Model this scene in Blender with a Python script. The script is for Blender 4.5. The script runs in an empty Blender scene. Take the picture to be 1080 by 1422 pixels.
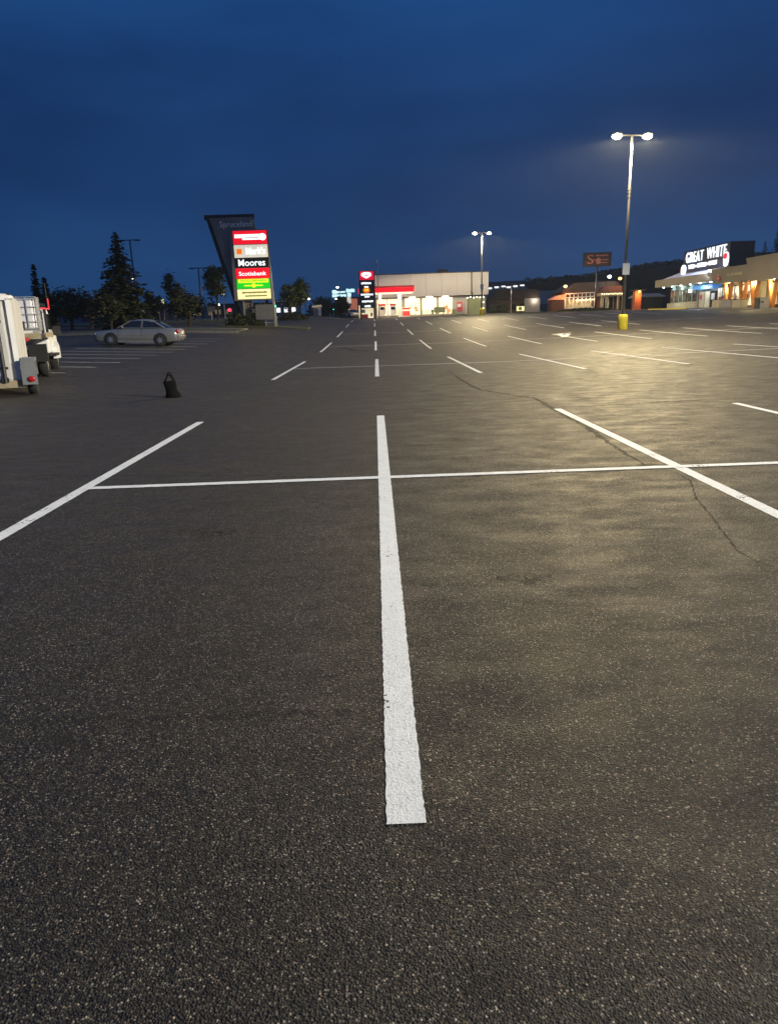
import bpy, math, random
from mathutils import Vector, Matrix
random.seed(7)
R = math.radians
sc = bpy.context.scene
col = sc.collection

# ------------------------------------------------------------------ camera frame (solved from the photograph's vanishing points)
F, CX, CY, HC = 1000.0, 540.0, 711.0, 1.5
def _ray(px, py): return Vector((px - CX, -(py - CY), -F))
_d = _ray(519.5, 447.0).normalized()
_e = _ray(1519.5, 447.0 - 1000 * math.tan(R(1.85)))
_u = _e.cross(_d).normalized()
if _u.y < 0: _u = -_u
_r = _d.cross(_u)
C2W = Matrix((_r, _d, _u))            # camera space -> world space
cam_d = bpy.data.cameras.new('camera')
cam = bpy.data.objects.new('camera', cam_d); col.objects.link(cam)
cam.matrix_world = Matrix.Translation((0, 0, HC)) @ C2W.to_4x4()
cam_d.sensor_fit = 'VERTICAL'; cam_d.sensor_height = 36.0; cam_d.lens = 36.0 * F / 1422.0
cam_d.clip_end = 5000; cam_d.clip_start = .05
sc.camera = cam

# ------------------------------------------------------------------ terrain height
def hermite(xs, ys):
    n = len(xs); m = [0.0] * n
    s = [(ys[i+1]-ys[i])/(xs[i+1]-xs[i]) for i in range(n-1)]
    for i in range(1, n-1):
        m[i] = 0 if s[i-1]*s[i] <= 0 else 2*s[i-1]*s[i]/(s[i-1]+s[i])
    def f(x):
        if x <= xs[0]: return ys[0]
        if x >= xs[-1]: return ys[-1]
        i = max(k for k in range(n-1) if xs[k] <= x)
        h = xs[i+1]-xs[i]; t = (x-xs[i])/h
        return ((2*t**3-3*t*t+1)*ys[i] + (t**3-2*t*t+t)*h*m[i] + (-2*t**3+3*t*t)*ys[i+1] + (t**3-t*t)*h*m[i+1])
    return f
hbase = hermite([-60, 36, 49, 57.6, 67.6, 76.1, 86.2, 110, 130, 160, 300], [0, 0, .22, .43, .735, 1.02, 1.36, 1.95, 2.2, 2.4, 2.6])
def sm(a, b, x):
    t = min(1, max(0, (x-a)/(b-a))); return t*t*(3-2*t)
def splus(x): return 0.5*(x + math.sqrt(x*x + .4)) - 0.0
def H(x, y):
    l = .042*min(12, splus(-x-4.2))*sm(8, 20, y) + .011*min(25, max(0, y-23))*sm(4, 9, -x)
    r = .014*min(24, splus(x-4.4))*sm(9, 20, y)*(1-sm(85, 112, y))
    return hbase(y) + l + r
def at(px, py, Y):
    w = C2W @ _ray(px, py); t = Y / w.y
    return Vector((w.x*t, Y, HC + w.z*t))
def XA(px, Y, py=440): return at(px, py, Y).x
def gpt(px, Y):                       # ground point under image column px (near the horizon) at depth Y
    x = XA(px, Y); return Vector((x, Y, H(x, Y)))

def ground_px(px, py):
    w = C2W @ _ray(px, py); w = w/w.y; t = .5
    while t < 400 and HC+w.z*t > H(w.x*t, t): t *= 1.002
    return (w.x*t, t)
# ------------------------------------------------------------------ mesh builder
class MB:
    def __init__(s): s.v = []; s.f = []; s.smooth = False
    def add(s, vs, fs, M=None):
        o = len(s.v)
        s.v += [tuple(M @ Vector(p)) if M else tuple(p) for p in vs]
        s.f += [tuple(i+o for i in f) for f in fs]
        return s
    def box(s, c, d, rot=None, taper=1.0):
        x, y, z = d[0]/2, d[1]/2, d[2]/2; t = taper
        vs = [(-x,-y,-z),(x,-y,-z),(x,y,-z),(-x,y,-z),(-x*t,-y*t,z),(x*t,-y*t,z),(x*t,y*t,z),(-x*t,y*t,z)]
        M = Matrix.Translation(c)
        if rot is not None: M = M @ rot.to_4x4()
        return s.add(vs, [(0,3,2,1),(4,5,6,7),(0,1,5,4),(1,2,6,5),(2,3,7,6),(3,0,4,7)], M)
    def bar(s, a, b, w, d=None):       # square bar from a to b
        a = Vector(a); b = Vector(b); L = (b-a).length
        q = (b-a).to_track_quat('Z', 'Y').to_matrix()
        return s.box((a+b)/2, (w, d or w, L), q)
    def tube(s, pts, rad, n=10, cap=True):
        pts = [Vector(p) for p in pts]
        rr = rad if isinstance(rad, (list, tuple)) else [rad]*len(pts)
        o = len(s.v); N = len(pts)
        for i, p in enumerate(pts):
            t = (pts[min(i+1, N-1)] - pts[max(i-1, 0)]).normalized()
            q = t.to_track_quat('Z', 'Y').to_matrix()
            for k in range(n):
                a = 2*math.pi*k/n
                s.v.append(tuple(p + q @ Vector((rr[i]*math.cos(a), rr[i]*math.sin(a), 0))))
        for i in range(N-1):
            for k in range(n):
                s.f.append((o+i*n+k, o+i*n+(k+1)%n, o+(i+1)*n+(k+1)%n, o+(i+1)*n+k))
        if cap:
            s.f.append(tuple(o+k for k in reversed(range(n)))); s.f.append(tuple(o+(N-1)*n+k for k in range(n)))
        return s
    def prism(s, poly, lo, hi, axis='Z', M=None):   # polygon (2-D) extruded along an axis
        n = len(poly)
        if axis == 'Z': mk = lambda p, t: (p[0], p[1], t)
        elif axis == 'Y': mk = lambda p, t: (p[0], t, p[1])
        else: mk = lambda p, t: (t, p[0], p[1])
        vs = [mk(p, lo) for p in poly] + [mk(p, hi) for p in poly]
        fs = [tuple(reversed(range(n))), tuple(range(n, 2*n))] + [(i, (i+1)%n, (i+1)%n+n, i+n) for i in range(n)]
        return s.add(vs, fs, M)
    def ball(s, c, r, n=10, m=7, sq=(1,1,1)):
        o = len(s.v)
        for j in range(1, m):
            b = math.pi*j/m
            for k in range(n):
                a = 2*math.pi*k/n
                s.v.append((c[0]+r*sq[0]*math.sin(b)*math.cos(a), c[1]+r*sq[1]*math.sin(b)*math.sin(a), c[2]+r*sq[2]*math.cos(b)))
        t = len(s.v); s.v.append((c[0], c[1], c[2]+r*sq[2])); s.v.append((c[0], c[1], c[2]-r*sq[2]))
        for j in range(m-2):
            for k in range(n): s.f.append((o+j*n+k, o+(j+1)*n+k, o+(j+1)*n+(k+1)%n, o+j*n+(k+1)%n))
        for k in range(n):
            s.f.append((t, o+k, o+(k+1)%n)); s.f.append((t+1, o+(m-2)*n+(k+1)%n, o+(m-2)*n+k))
        return s
    def leaf(s, p, size, flat=0.0):
        q = Matrix.Rotation(random.uniform(0, 6.28), 3, 'Z') @ Matrix.Rotation(random.uniform(-1.5, 1.5)*(1-flat), 3, 'X')
        a = size*random.uniform(.6, 1.3); b = a*random.uniform(.35, .7)
        s.add([Vector(p)+q@Vector(t) for t in ((-a, 0, 0), (0, -b, b*.4), (a, 0, 0), (0, b, -b*.2))], [(0, 1, 2, 3)])
    def mesh(s, name, mat, smooth=False):
        me = bpy.data.meshes.new(name); me.from_pydata(s.v, [], s.f); me.update()
        if mat: me.materials.append(mat)
        if smooth or s.smooth: me.polygons.foreach_set('use_smooth', [True]*len(me.polygons))
        return me
    def build(s, name, mat, parent=None, smooth=False, bevel=0):
        o = bpy.data.objects.new(name, s.mesh(name, mat, smooth)); col.objects.link(o)
        if parent is not None: o.parent = parent
        if bevel:
            b = o.modifiers.new('bevel', 'BEVEL'); b.width = bevel; b.segments = 2; b.limit_method = 'ANGLE'
        return o
def tag(o, label, cat, group=None, kind=None):
    if label: o['label'] = label
    if cat: o['category'] = cat
    if group: o['group'] = group
    if kind: o['kind'] = kind
    return o
def thing(name, label, cat, loc=(0, 0, 0), rz=0, group=None):
    o = bpy.data.objects.new(name, None); col.objects.link(o); o.location = loc; o.rotation_euler = (0, 0, rz)
    o.empty_display_size = .3
    return tag(o, label, cat, group)
KIDS = {}
def dup(root, loc, rz, label, scale=1):
    r = root.copy(); col.objects.link(r); r.location = loc; r.rotation_euler = (0, 0, rz); r.scale = (scale,)*3
    r['label'] = label
    def rec(a, b):
        for ch in [o for o in list(bpy.data.objects) if o.parent == a]:
            c = ch.copy(); col.objects.link(c); c.parent = b; rec(ch, c)
    rec(root, r)
    return r
def text_mb(body, height, width=None, depth=.03, offset=0, shear=0, spacing=1.0):   # lettering in the XZ plane, facing -Y, centred
    cu = bpy.data.curves.new('lettering', 'FONT'); cu.body = body; cu.size = height*1.38; cu.extrude = depth/2
    cu.offset = offset; cu.align_x = 'CENTER'; cu.shear = shear; cu.resolution_u = 3; cu.space_character = spacing
    ob = bpy.data.objects.new('lettering', cu); col.objects.link(ob)
    dg = bpy.context.evaluated_depsgraph_get(); me = bpy.data.meshes.new_from_object(ob.evaluated_get(dg))
    xs = [v.co.x for v in me.vertices]; ys = [v.co.y for v in me.vertices]
    cx_, cy_ = (min(xs)+max(xs))/2, (min(ys)+max(ys))/2
    k = width/(max(xs)-min(xs)) if width else 1
    kh = height/(max(ys)-min(ys))
    mb = MB(); mb.v = [((v.co.x-cx_)*k, -v.co.z, (v.co.y-cy_)*kh) for v in me.vertices]
    mb.f = [tuple(p.vertices) for p in me.polygons]
    bpy.data.objects.remove(ob); bpy.data.meshes.remove(me); bpy.data.curves.remove(cu)
    return mb
def moved(mb, M):
    r = MB(); r.v = [tuple(M @ Vector(p)) for p in mb.v]; r.f = list(mb.f); return r

# ------------------------------------------------------------------ materials
def nodes_of(m):
    m.use_nodes = True; return m.node_tree.nodes, m.node_tree.links
def mat(name, c, rough=.6, metal=0, var=.15, scale=3.0, bump=0, bscale=40, emit=0, ecol=None, spec=.5, c2=None, stretch=None):
    m = bpy.data.materials.new(name); N, L = nodes_of(m); p = N['Principled BSDF']
    p.inputs['Roughness'].default_value = rough; p.inputs['Metallic'].default_value = metal
    p.inputs['Specular IOR Level'].default_value = spec
    tc = N.new('ShaderNodeTexCoord'); no = N.new('ShaderNodeTexNoise'); no.inputs['Scale'].default_value = scale; no.inputs['Detail'].default_value = 6
    src = tc.outputs['Object']
    if stretch:
        mp = N.new('ShaderNodeMapping'); mp.inputs['Scale'].default_value = stretch; L.new(src, mp.inputs['Vector']); src = mp.outputs['Vector']
    L.new(src, no.inputs['Vector'])
    cr = N.new('ShaderNodeValToRGB'); cr.color_ramp.elements[0].position = .3; cr.color_ramp.elements[1].position = .7
    a = [max(0, k*(1-var)) for k in c]; b = list(c2) if c2 else [min(1, k*(1+var)) for k in c]
    cr.color_ramp.elements[0].color = (*a, 1); cr.color_ramp.elements[1].color = (*b, 1)
    L.new(no.outputs['Fac'], cr.inputs['Fac']); L.new(cr.outputs['Color'], p.inputs['Base Color'])
    if bump:
        n2 = N.new('ShaderNodeTexNoise'); n2.inputs['Scale'].default_value = bscale; n2.inputs['Detail'].default_value = 4
        L.new(tc.outputs['Object'], n2.inputs['Vector'])
        bu = N.new('ShaderNodeBump'); bu.inputs['Strength'].default_value = bump; bu.inputs['Distance'].default_value = .02
        L.new(n2.outputs['Fac'], bu.inputs['Height']); L.new(bu.outputs['Normal'], p.inputs['Normal'])
    if emit:
        p.inputs['Emission Color'].default_value = (*(ecol or c), 1); p.inputs['Emission Strength'].default_value = emit
    return m
def glow(name, c, s, var=.12, scale=1.5):                         # an emitting surface: lamp, sign face, window, or a wall given glow
    m = mat(name, [min(.8, k) for k in c], .4, var=var, scale=scale)
    N, L = nodes_of(m); p = N['Principled BSDF']; cr = [n for n in N if n.type == 'VALTORGB'][0]
    e = N.new('ShaderNodeMixRGB'); e.blend_type = 'MIX'; e.inputs[1].default_value = (*[k*(1-var) for k in c], 1); e.inputs[2].default_value = (*c, 1)
    no = [n for n in N if n.type == 'TEX_NOISE'][0]; L.new(no.outputs['Fac'], e.inputs[0])
    L.new(e.outputs[0], p.inputs['Emission Color']); p.inputs['Emission Strength'].default_value = s
    return m
M = {}
M['steel'] = mat('grey_steel', (.13, .13, .135), .45, .6, .2)
M['galv'] = mat('galvanised_steel', (.42, .42, .42), .45, .5, .18, 6)
M['darkmetal'] = mat('dark_metal', (.03, .032, .036), .5, .3, .25)
M['black'] = mat('black_plastic', (.012, .012, .013), .5, 0, .3)
M['rubber'] = mat('tyre_rubber', (.018, .018, .018), .85, 0, .3, 12)
M['white'] = mat('white_paint', (.74, .74, .72), .5, 0, .08, 2)
M['trailer'] = mat('weathered_white_panel', (.52, .51, .49), .5, 0, .16, 1.6, c2=(.62, .61, .59), stretch=(3, 3, .4))
M['silver'] = mat('silver_car_paint', (.27, .27, .265), .25, .45, .06, 2)
M['glassdark'] = mat('dark_glass', (.012, .014, .017), .08, 0, .2, 1, spec=.8)
M['redlens'] = mat('red_lens', (.35, .01, .015), .2, 0, .1)
M['redpaint'] = mat('red_paint', (.5, .03, .03), .5, 0, .12)
M['clearlens'] = mat('clear_lens', (.6, .6, .58), .15, .2, .1)
M['chrome'] = mat('rim_alloy', (.55, .55, .56), .3, .8, .1)
M['yellow'] = mat('yellow_concrete_paint', (.72, .58, .03), .7, 0, .2, 5, bump=.3)
M['concrete'] = mat('concrete', (.21, .20, .185), .85, 0, .2, 3, bump=.3)
M['slab'] = mat('dark_cladding', (.17, .17, .18), .6, 0, .15, 1.2)
M['slabedge'] = mat('dark_edge_trim', (.02, .02, .023), .5, .2, .2)
M['letter_grey'] = mat('grey_lettering', (.85, .87, .9), .5, 0, .05)
M['bark'] = mat('bark', (.06, .045, .035), .9, 0, .3, 8, bump=.5)
M['spruce'] = mat('spruce_needles', (.022, .034, .017), .8, 0, .5, 1.1, c2=(.055, .072, .03))
M['leaf'] = mat('deciduous_leaves', (.06, .085, .02), .7, 0, .45, .8, c2=(.13, .16, .035))
M['leafdark'] = mat('dark_leaves', (.026, .036, .015), .75, 0, .45, .8, c2=(.06, .07, .025))
M['shrub'] = mat('shrub_leaves', (.03, .045, .016), .75, 0, .45, 2.0, c2=(.07, .085, .03))
M['grass'] = mat('dry_grass', (.06, .065, .03), .9, 0, .35, 1.5, bump=.5, bscale=15)
M['hill'] = mat('dark_forest', (.012, .011, .009), 1, 0, .4, .06, spec=0)
M['panelwhite'] = mat('pale_wall_panel', (.46, .46, .54), .6, 0, .05, .5)
M['wallgrey'] = mat('grey_wall', (.28, .27, .28), .7, 0, .1, .6)
M['brown'] = mat('brown_siding', (.075, .052, .052), .75, 0, .15, .5)
M['brownroof'] = mat('brown_roof', (.05, .036, .036), .8, 0, .2, .7)
M['brick'] = mat('red_brick', (.10, .034, .026), .85, 0, .25, 4)
M['taupe'] = mat('taupe_fascia', (.24, .215, .18), .6, 0, .07, .5)
M['beige'] = mat('beige_stucco', (.42, .38, .28), .75, 0, .1, 1.2)
M['timber'] = mat('orange_timber', (.50, .20, .04), .5, 0, .2, 2, stretch=(4, 4, .5))
M['greenbox'] = mat('green_painted_steel', (.17, .20, .13), .55, .1, .12, 1)
M['navy'] = mat('navy_sign_box', (.010, .014, .045), .45, 0, .2)
M['blueroof'] = mat('pale_metal_roof', (.42, .44, .55), .45, .1, .08, 1, stretch=(4, .3, 1))
M['signblack'] = mat('black_sign_face', (.02, .021, .02), .5, 0, .2)
M['asphaltroad'] = mat('road_asphalt', (.035, .034, .036), .85, 0, .2, .7)
M['greybin'] = mat('grey_bin', (.24, .24, .25), .5, .1, .1)
M['bag'] = mat('black_bag_fabric', (.004, .004, .0045), .9, 0, .3, 6, bump=.5, bscale=12, spec=.12)
M['pebble'] = mat('pale_stone', (.42, .40, .36), .85, 0, .2, 60, spec=.2)
M['tote'] = mat('translucent_white_tank', (.62, .62, .66), .35, 0, .06, 1.2)
M['fender'] = mat('grey_fender', (.20, .21, .22), .45, .3, .12, 3)
M['tyreband'] = mat('dirty_deck_edge', (.30, .25, .16), .7, 0, .25, 4)
# emitting things
M['lamp'] = glow('lit_lamp_lens', (1, .88, .55), 14)
M['lampwhite'] = glow('white_lamp_lens', (.95, .97, 1), 14)
M['lampsmall'] = glow('small_lamp_lens', (1, .9, .72), 7)
M['lamporange'] = glow('orange_lamp_lens', (1, .62, .16), 3.2)
M['bulb'] = glow('string_bulb', (1, .74, .42), 5)
M['signwhite'] = glow('lit_white_letters', (.92, .97, 1), 1.5)
M['signwhitehot'] = glow('lit_white_letters_bright', (.88, .96, 1), 1.25)
M['signcyan'] = glow('lit_pale_cyan', (.62, .95, 1), 1.25)
M['signred'] = glow('lit_red_face', (.95, .006, .022), .95)
M['signcrimson'] = glow('lit_crimson_face', (.85, .008, .045), .8)
M['signcream'] = glow('lit_cream_face', (1, .95, .74), .66, .22)
M['signgreen'] = glow('lit_green_face', (.01, .58, .02), .85)
M['signyellow'] = glow('lit_yellow_face', (.9, .78, .03), .9)
M['signpale'] = glow('lit_pale_yellow_face', (1, .93, .42), .95)
M['signorange'] = glow('lit_orange_face', (1, .20, .01), .9)
M['canopyred'] = glow('lit_red_band', (.9, .004, .02), .95)
M['soffit'] = glow('lit_canopy_underside', (1, .78, .55), 1.3)
M['dimtext'] = mat('grey_green_print', (.35, .34, .12), .6, emit=.25)
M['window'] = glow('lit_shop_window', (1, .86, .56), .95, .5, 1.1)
M['windowwarm'] = glow('warm_window', (.9, .55, .28), .2, .75, 1.6)
M['greenlight'] = glow('green_signal', (.03, 1, .55), 7)
M['redlight'] = glow('red_signal', (1, .02, .05), 7)
M['posterred'] = mat('red_poster', (.35, .03, .05), .5, 0, .3, 6)
M['orangewall'] = glow('glowing_orange_wall', (1, .3, .16), .4, .35)  # wall colour given its own glow, used on a roof and displays too
M['billprint'] = glow('dim_orange_print', (.45, .14, .08), .2)
M['cyanpatch'] = mat('pale_blue_wall', (.45, .55, .58), .6)

# asphalt: aggregate speckle, large wear patches, oil stains
def asphalt():
    m = bpy.data.materials.new('parking_asphalt'); N, L = nodes_of(m); p = N['Principled BSDF']
    tc = N.new('ShaderNodeTexCoord'); O = tc.outputs['Object']
    def noise(s, d=4, r=.6, vec=O):
        n = N.new('ShaderNodeTexNoise'); n.inputs['Scale'].default_value = s; n.inputs['Detail'].default_value = d; n.inputs['Roughness'].default_value = r; L.new(vec, n.inputs['Vector']); return n
    def vor(s, feat='F1'):
        n = N.new('ShaderNodeTexVoronoi'); n.inputs['Scale'].default_value = s; n.feature = feat; n.inputs['Randomness'].default_value = 1; L.new(O, n.inputs['Vector']); return n
    def ramp(src, st):
        r = N.new('ShaderNodeValToRGB'); e = r.color_ramp.elements
        while len(e) < len(st): e.new(.5)
        for k, (q, c) in zip(e, st): pass
        for i, (pos, c) in enumerate(st): e[i].position = pos; e[i].color = (c, c, c, 1) if not isinstance(c, tuple) else (*c, 1)
        L.new(src, r.inputs['Fac']); return r
    def mix(mode, a, b, f=1.0):
        n = N.new('ShaderNodeMixRGB'); n.blend_type = mode; n.inputs[0].default_value = f if not hasattr(f, 'links') else 0
        if hasattr(f, 'links'): L.new(f, n.inputs[0])
        for i, q in ((1, a), (2, b)):
            if hasattr(q, 'links'): L.new(q, n.inputs[i])
            else: n.inputs[i].default_value = (*q, 1)
        return n.outputs[0]
    v1 = vor(160); v2 = vor(80)
    sep = N.new('ShaderNodeSeparateColor'); L.new(v1.outputs['Color'], sep.inputs[0])
    sep2 = N.new('ShaderNodeSeparateColor'); L.new(v2.outputs['Color'], sep2.inputs[0])
    # random stone tone
    st = ramp(sep.outputs[0], [(0, (.007, .0065, .006)), (.35, (.020, .018, .0155)), (.62, (.037, .033, .028)), (.84, (.078, .070, .058)), (.94, (.16, .145, .12)), (1, (.40, .37, .32))])
    hue = ramp(sep.outputs[1], [(0, (.92, 1.02, .92)), (.5, (1, 1, 1)), (1, (1.16, .98, .9))])
    # stones of the larger grade
    big = ramp(sep2.outputs[1], [(0, 0.0), (.955, 0.0), (.97, 1.0), (1, 1.0)])
    core = ramp(v2.outputs['Distance'], [(0, 1.0), (.32, 1.0), (.42, 0.0), (1, 0.0)])
    bm = mix('MULTIPLY', big.outputs[0], core.outputs[0])
    bigc = ramp(sep2.outputs[0], [(0, (.05, .045, .038)), (.7, (.10, .09, .075)), (1, (.28, .26, .225))])
    c = mix('MIX', st.outputs[0], bigc.outputs[0], bm)
    gap = ramp(v1.outputs['Distance'], [(0, 1.0), (.40, .95), (.62, .28), (1, .2)])
    c = mix('MULTIPLY', c, gap.outputs[0]); c = mix('MULTIPLY', c, hue.outputs[0])
    w1 = ramp(noise(.35, 6, .65).outputs['Fac'], [(.3, .8), (.7, 1.2)])
    w2 = ramp(noise(2.6, 5, .7).outputs['Fac'], [(.3, .85), (.7, 1.15)])
    c = mix('MULTIPLY', c, w1.outputs[0]); c = mix('MULTIPLY', c, w2.outputs[0])
    # worn streaks along the driving lanes
    mp = N.new('ShaderNodeMapping'); mp.inputs['Scale'].default_value = (.55, 1.0, 1); mp.inputs['Rotation'].default_value = (0, 0, .12); L.new(O, mp.inputs['Vector'])
    w3n = noise(3.2, 8, .75, mp.outputs['Vector']); w3 = ramp(w3n.outputs['Fac'], [(.35, .86), (.62, 1.1)])
    c = mix('MULTIPLY', c, w3.outputs[0], .7)
    sp = ramp(noise(.8, 3).outputs['Fac'], [(.24, .55), (.33, 1.0)])
    c = mix('MULTIPLY', c, sp.outputs[0], .8)
    c = mix('MULTIPLY', c, (1.08, 1.02, .93))
    L.new(c, p.inputs['Base Color'])
    rr = ramp(w3n.outputs['Fac'], [(.34, .78), (.64, .52)])
    L.new(rr.outputs[0], p.inputs['Roughness']); p.inputs['Specular IOR Level'].default_value = .42
    # relief
    b1 = N.new('ShaderNodeBump'); b1.inputs['Strength'].default_value = .6; b1.inputs['Distance'].default_value = .006; b1.invert = True
    L.new(v1.outputs['Distance'], b1.inputs['Height'])
    b2 = N.new('ShaderNodeBump'); b2.inputs['Strength'].default_value = .5; b2.inputs['Distance'].default_value = .006
    L.new(noise(55, 5, .7).outputs['Fac'], b2.inputs['Height']); L.new(b1.outputs['Normal'], b2.inputs['Normal'])
    b3 = N.new('ShaderNodeBump'); b3.inputs['Strength'].default_value = .3; b3.inputs['Distance'].default_value = .012
    L.new(noise(14, 6, .7).outputs['Fac'], b3.inputs['Height']); L.new(b2.outputs['Normal'], b3.inputs['Normal'])
    L.new(b3.outputs['Normal'], p.inputs['Normal'])
    return m
M['asphalt'] = asphalt()
def paintmat():
    m = bpy.data.materials.new('line_paint'); N, L = nodes_of(m); p = N['Principled BSDF']
    tc = N.new('ShaderNodeTexCoord'); O = tc.outputs['Object']
    n = N.new('ShaderNodeTexNoise'); n.inputs['Scale'].default_value = 9; n.inputs['Detail'].default_value = 8; n.inputs['Roughness'].default_value = .7; L.new(O, n.inputs['Vector'])
    r = N.new('ShaderNodeValToRGB'); r.color_ramp.elements[0].position = .3; r.color_ramp.elements[1].position = .65
    r.color_ramp.elements[0].color = (.76, .77, .74, 1); r.color_ramp.elements[1].color = (.88, .89, .86, 1)
    L.new(n.outputs['Fac'], r.inputs['Fac'])
    # small chips where the stone shows through
    n3 = N.new('ShaderNodeTexNoise'); n3.inputs['Scale'].default_value = 38; n3.inputs['Detail'].default_value = 5; L.new(O, n3.inputs['Vector'])
    n4 = N.new('ShaderNodeTexNoise'); n4.inputs['Scale'].default_value = 3.2; L.new(O, n4.inputs['Vector'])
    ad = N.new('ShaderNodeMath'); ad.operation = 'ADD'; L.new(n3.outputs['Fac'], ad.inputs[0]); L.new(n4.outputs['Fac'], ad.inputs[1])
    r2 = N.new('ShaderNodeValToRGB'); r2.color_ramp.elements[0].position = .575; r2.color_ramp.elements[1].position = .61
    dv = N.new('ShaderNodeMath'); dv.operation = 'MULTIPLY'; dv.inputs[1].default_value = .8; L.new(ad.outputs[0], dv.inputs[0]); L.new(dv.outputs[0], r2.inputs['Fac'])
    mx = N.new('ShaderNodeMixRGB'); mx.inputs[1].default_value = (.05, .045, .04, 1); L.new(r2.outputs[0], mx.inputs[0]); L.new(r.outputs[0], mx.inputs[2])
    v = N.new('ShaderNodeTexVoronoi'); v.inputs['Scale'].default_value = 110; L.new(O, v.inputs['Vector'])
    pores = N.new('ShaderNodeValToRGB'); pores.color_ramp.elements[0].position = .6; pores.color_ramp.elements[0].color = (1, 1, 1, 1); pores.color_ramp.elements[1].position = .95; pores.color_ramp.elements[1].color = (.5, .5, .5, 1)
    L.new(v.outputs['Distance'], pores.inputs['Fac'])
    m2 = N.new('ShaderNodeMixRGB'); m2.blend_type = 'MULTIPLY'; m2.inputs[0].default_value = .8; L.new(mx.outputs[0], m2.inputs[1]); L.new(pores.outputs[0], m2.inputs[2])
    L.new(m2.outputs[0], p.inputs['Base Color']); p.inputs['Roughness'].default_value = .65
    b = N.new('ShaderNodeBump'); b.inputs['Strength'].default_value = .55; b.inputs['Distance'].default_value = .006
    nb = N.new('ShaderNodeTexNoise'); nb.inputs['Scale'].default_value = 95; nb.inputs['Detail'].default_value = 5; nb.inputs['Roughness'].default_value = .65; L.new(O, nb.inputs['Vector'])
    b.invert = False; L.new(nb.outputs['Fac'], b.inputs['Height']); L.new(b.outputs['Normal'], p.inputs['Normal'])
    return m
M['line'] = paintmat()
def crackmat(name, c, lo, hi, scale, rough=.8):
    m = bpy.data.materials.new(name); N, L = nodes_of(m); p = N['Principled BSDF']; out = N['Material Output']
    p.inputs['Base Color'].default_value = (*c, 1); p.inputs['Roughness'].default_value = rough
    tc = N.new('ShaderNodeTexCoord'); n = N.new('ShaderNodeTexNoise'); n.inputs['Scale'].default_value = scale; n.inputs['Detail'].default_value = 6; n.inputs['Roughness'].default_value = .75
    L.new(tc.outputs['Object'], n.inputs['Vector'])
    r = N.new('ShaderNodeValToRGB'); r.color_ramp.elements[0].position = lo; r.color_ramp.elements[1].position = hi; L.new(n.outputs['Fac'], r.inputs['Fac'])
    t = N.new('ShaderNodeBsdfTransparent'); mx = N.new('ShaderNodeMixShader')
    L.new(r.outputs['Color'], mx.inputs[0]); L.new(t.outputs[0], mx.inputs[1]); L.new(p.outputs[0], mx.inputs[2]); L.new(mx.outputs[0], out.inputs['Surface'])
    return m
M['crack'] = crackmat('crack_dirt', (.015, .0135, .012), .34, .66, 14)
M['seam'] = crackmat('seam_dirt', (.022, .020, .018), .42, .80, 7)

# ------------------------------------------------------------------ setting: ground
def axis_vals(segs):
    v = []
    for a, b, st in segs:
        x = a
        while x < b-1e-6: v.append(x); x += st
    v.append(segs[-1][1]); return v
xs = axis_vals([(-420, -60, 24), (-60, -24, 3), (-24, 34, 1), (34, 60, 2), (60, 420, 24)])
ys = axis_vals([(-80, -10, 7), (-10, 115, 1), (115, 175, 3), (175, 900, 25)])
g = MB()
for y in ys:
    for x in xs: g.v.append((x, y, H(x, y)))
nx = len(xs)
for j in range(len(ys)-1):
    for i in range(nx-1): g.f.append((j*nx+i, j*nx+i+1, (j+1)*nx+i+1, (j+1)*nx+i))
lot = g.build('parking_lot', M['asphalt'], smooth=True); lot['kind'] = 'structure'

def strip(p0, p1, w, n=None, lift=.005, wob=0.0, jag=0.0):         # a flat painted strip laid on the ground
    p0 = Vector(p0[:2]); p1 = Vector(p1[:2]); L_ = (p1-p0).length; n = n or max(2, int(L_/.5)+1)
    t = (p1-p0)/L_; q = Vector((-t.y, t.x)); mb = MB()
    for i in range(n+1):
        c = p0 + (p1-p0)*i/n
        for s in (-1, 1):
            e = c + q*s*(w/2 + random.uniform(-jag, jag)); mb.v.append((e.x, e.y, H(e.x, e.y)+lift+.00012*max(0, e.y)))
    for i in range(n): mb.f.append((2*i, 2*i+2, 2*i+3, 2*i+1))
    return mb
def line(p0, p1, w=.12, lift=.0025, n=None, jag=.0025): return strip(p0, p1, w, n, lift, jag=jag).build('painted_line', M['line'], lot)
SP, X0 = 2.95, .03
ROWS = [(1.9, 11.9), (20.7, 30.4), (39.3, 49.6), (57.8, 67.7), (76.3, 85.8), (95, 103.5)]
for ri, (a, b) in enumerate(ROWS):
    kmax = [3, 6, 9, 10, 10, 9][ri]
    for k in range(-1, kmax+1):
        if ri >= 3 and k > 7 and ri != 4: continue
        x = X0 + k*SP; jit = random.uniform(-.12, .12) if k else 0
        a_ = a
        if ri == 0 and k in (-1, 1, 2, 3): a_ = 2.2
        line((x+(.014 if ri == 0 and k == 0 else 0), a_+jit), (x+.02, b+jit), .12, n=500 if ri == 0 else None)
    m_ = (a+b)/2 + .1
    xr = X0 + kmax*SP if ri < 5 else X0+5*SP
    line((X0-SP, m_-.02), (xr, m_+.012*(xr)), .115 if ri == 0 else .10, .005, n=500 if ri == 0 else None)
for k in range(11): line((-9.75 - random.uniform(0, .08), 23.35+2.5*k), (-15.4, 23.35+2.5*k), .11)
for (a, b) in ((ground_px(770, 464.6), ground_px(792, 462.6)), (ground_px(777, 464.4), ground_px(783, 468.2)), (ground_px(783, 468.2), ground_px(789, 464.2))):   # direction arrow in the aisle, much foreshortened
    line(a, b, .32, .012)

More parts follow.
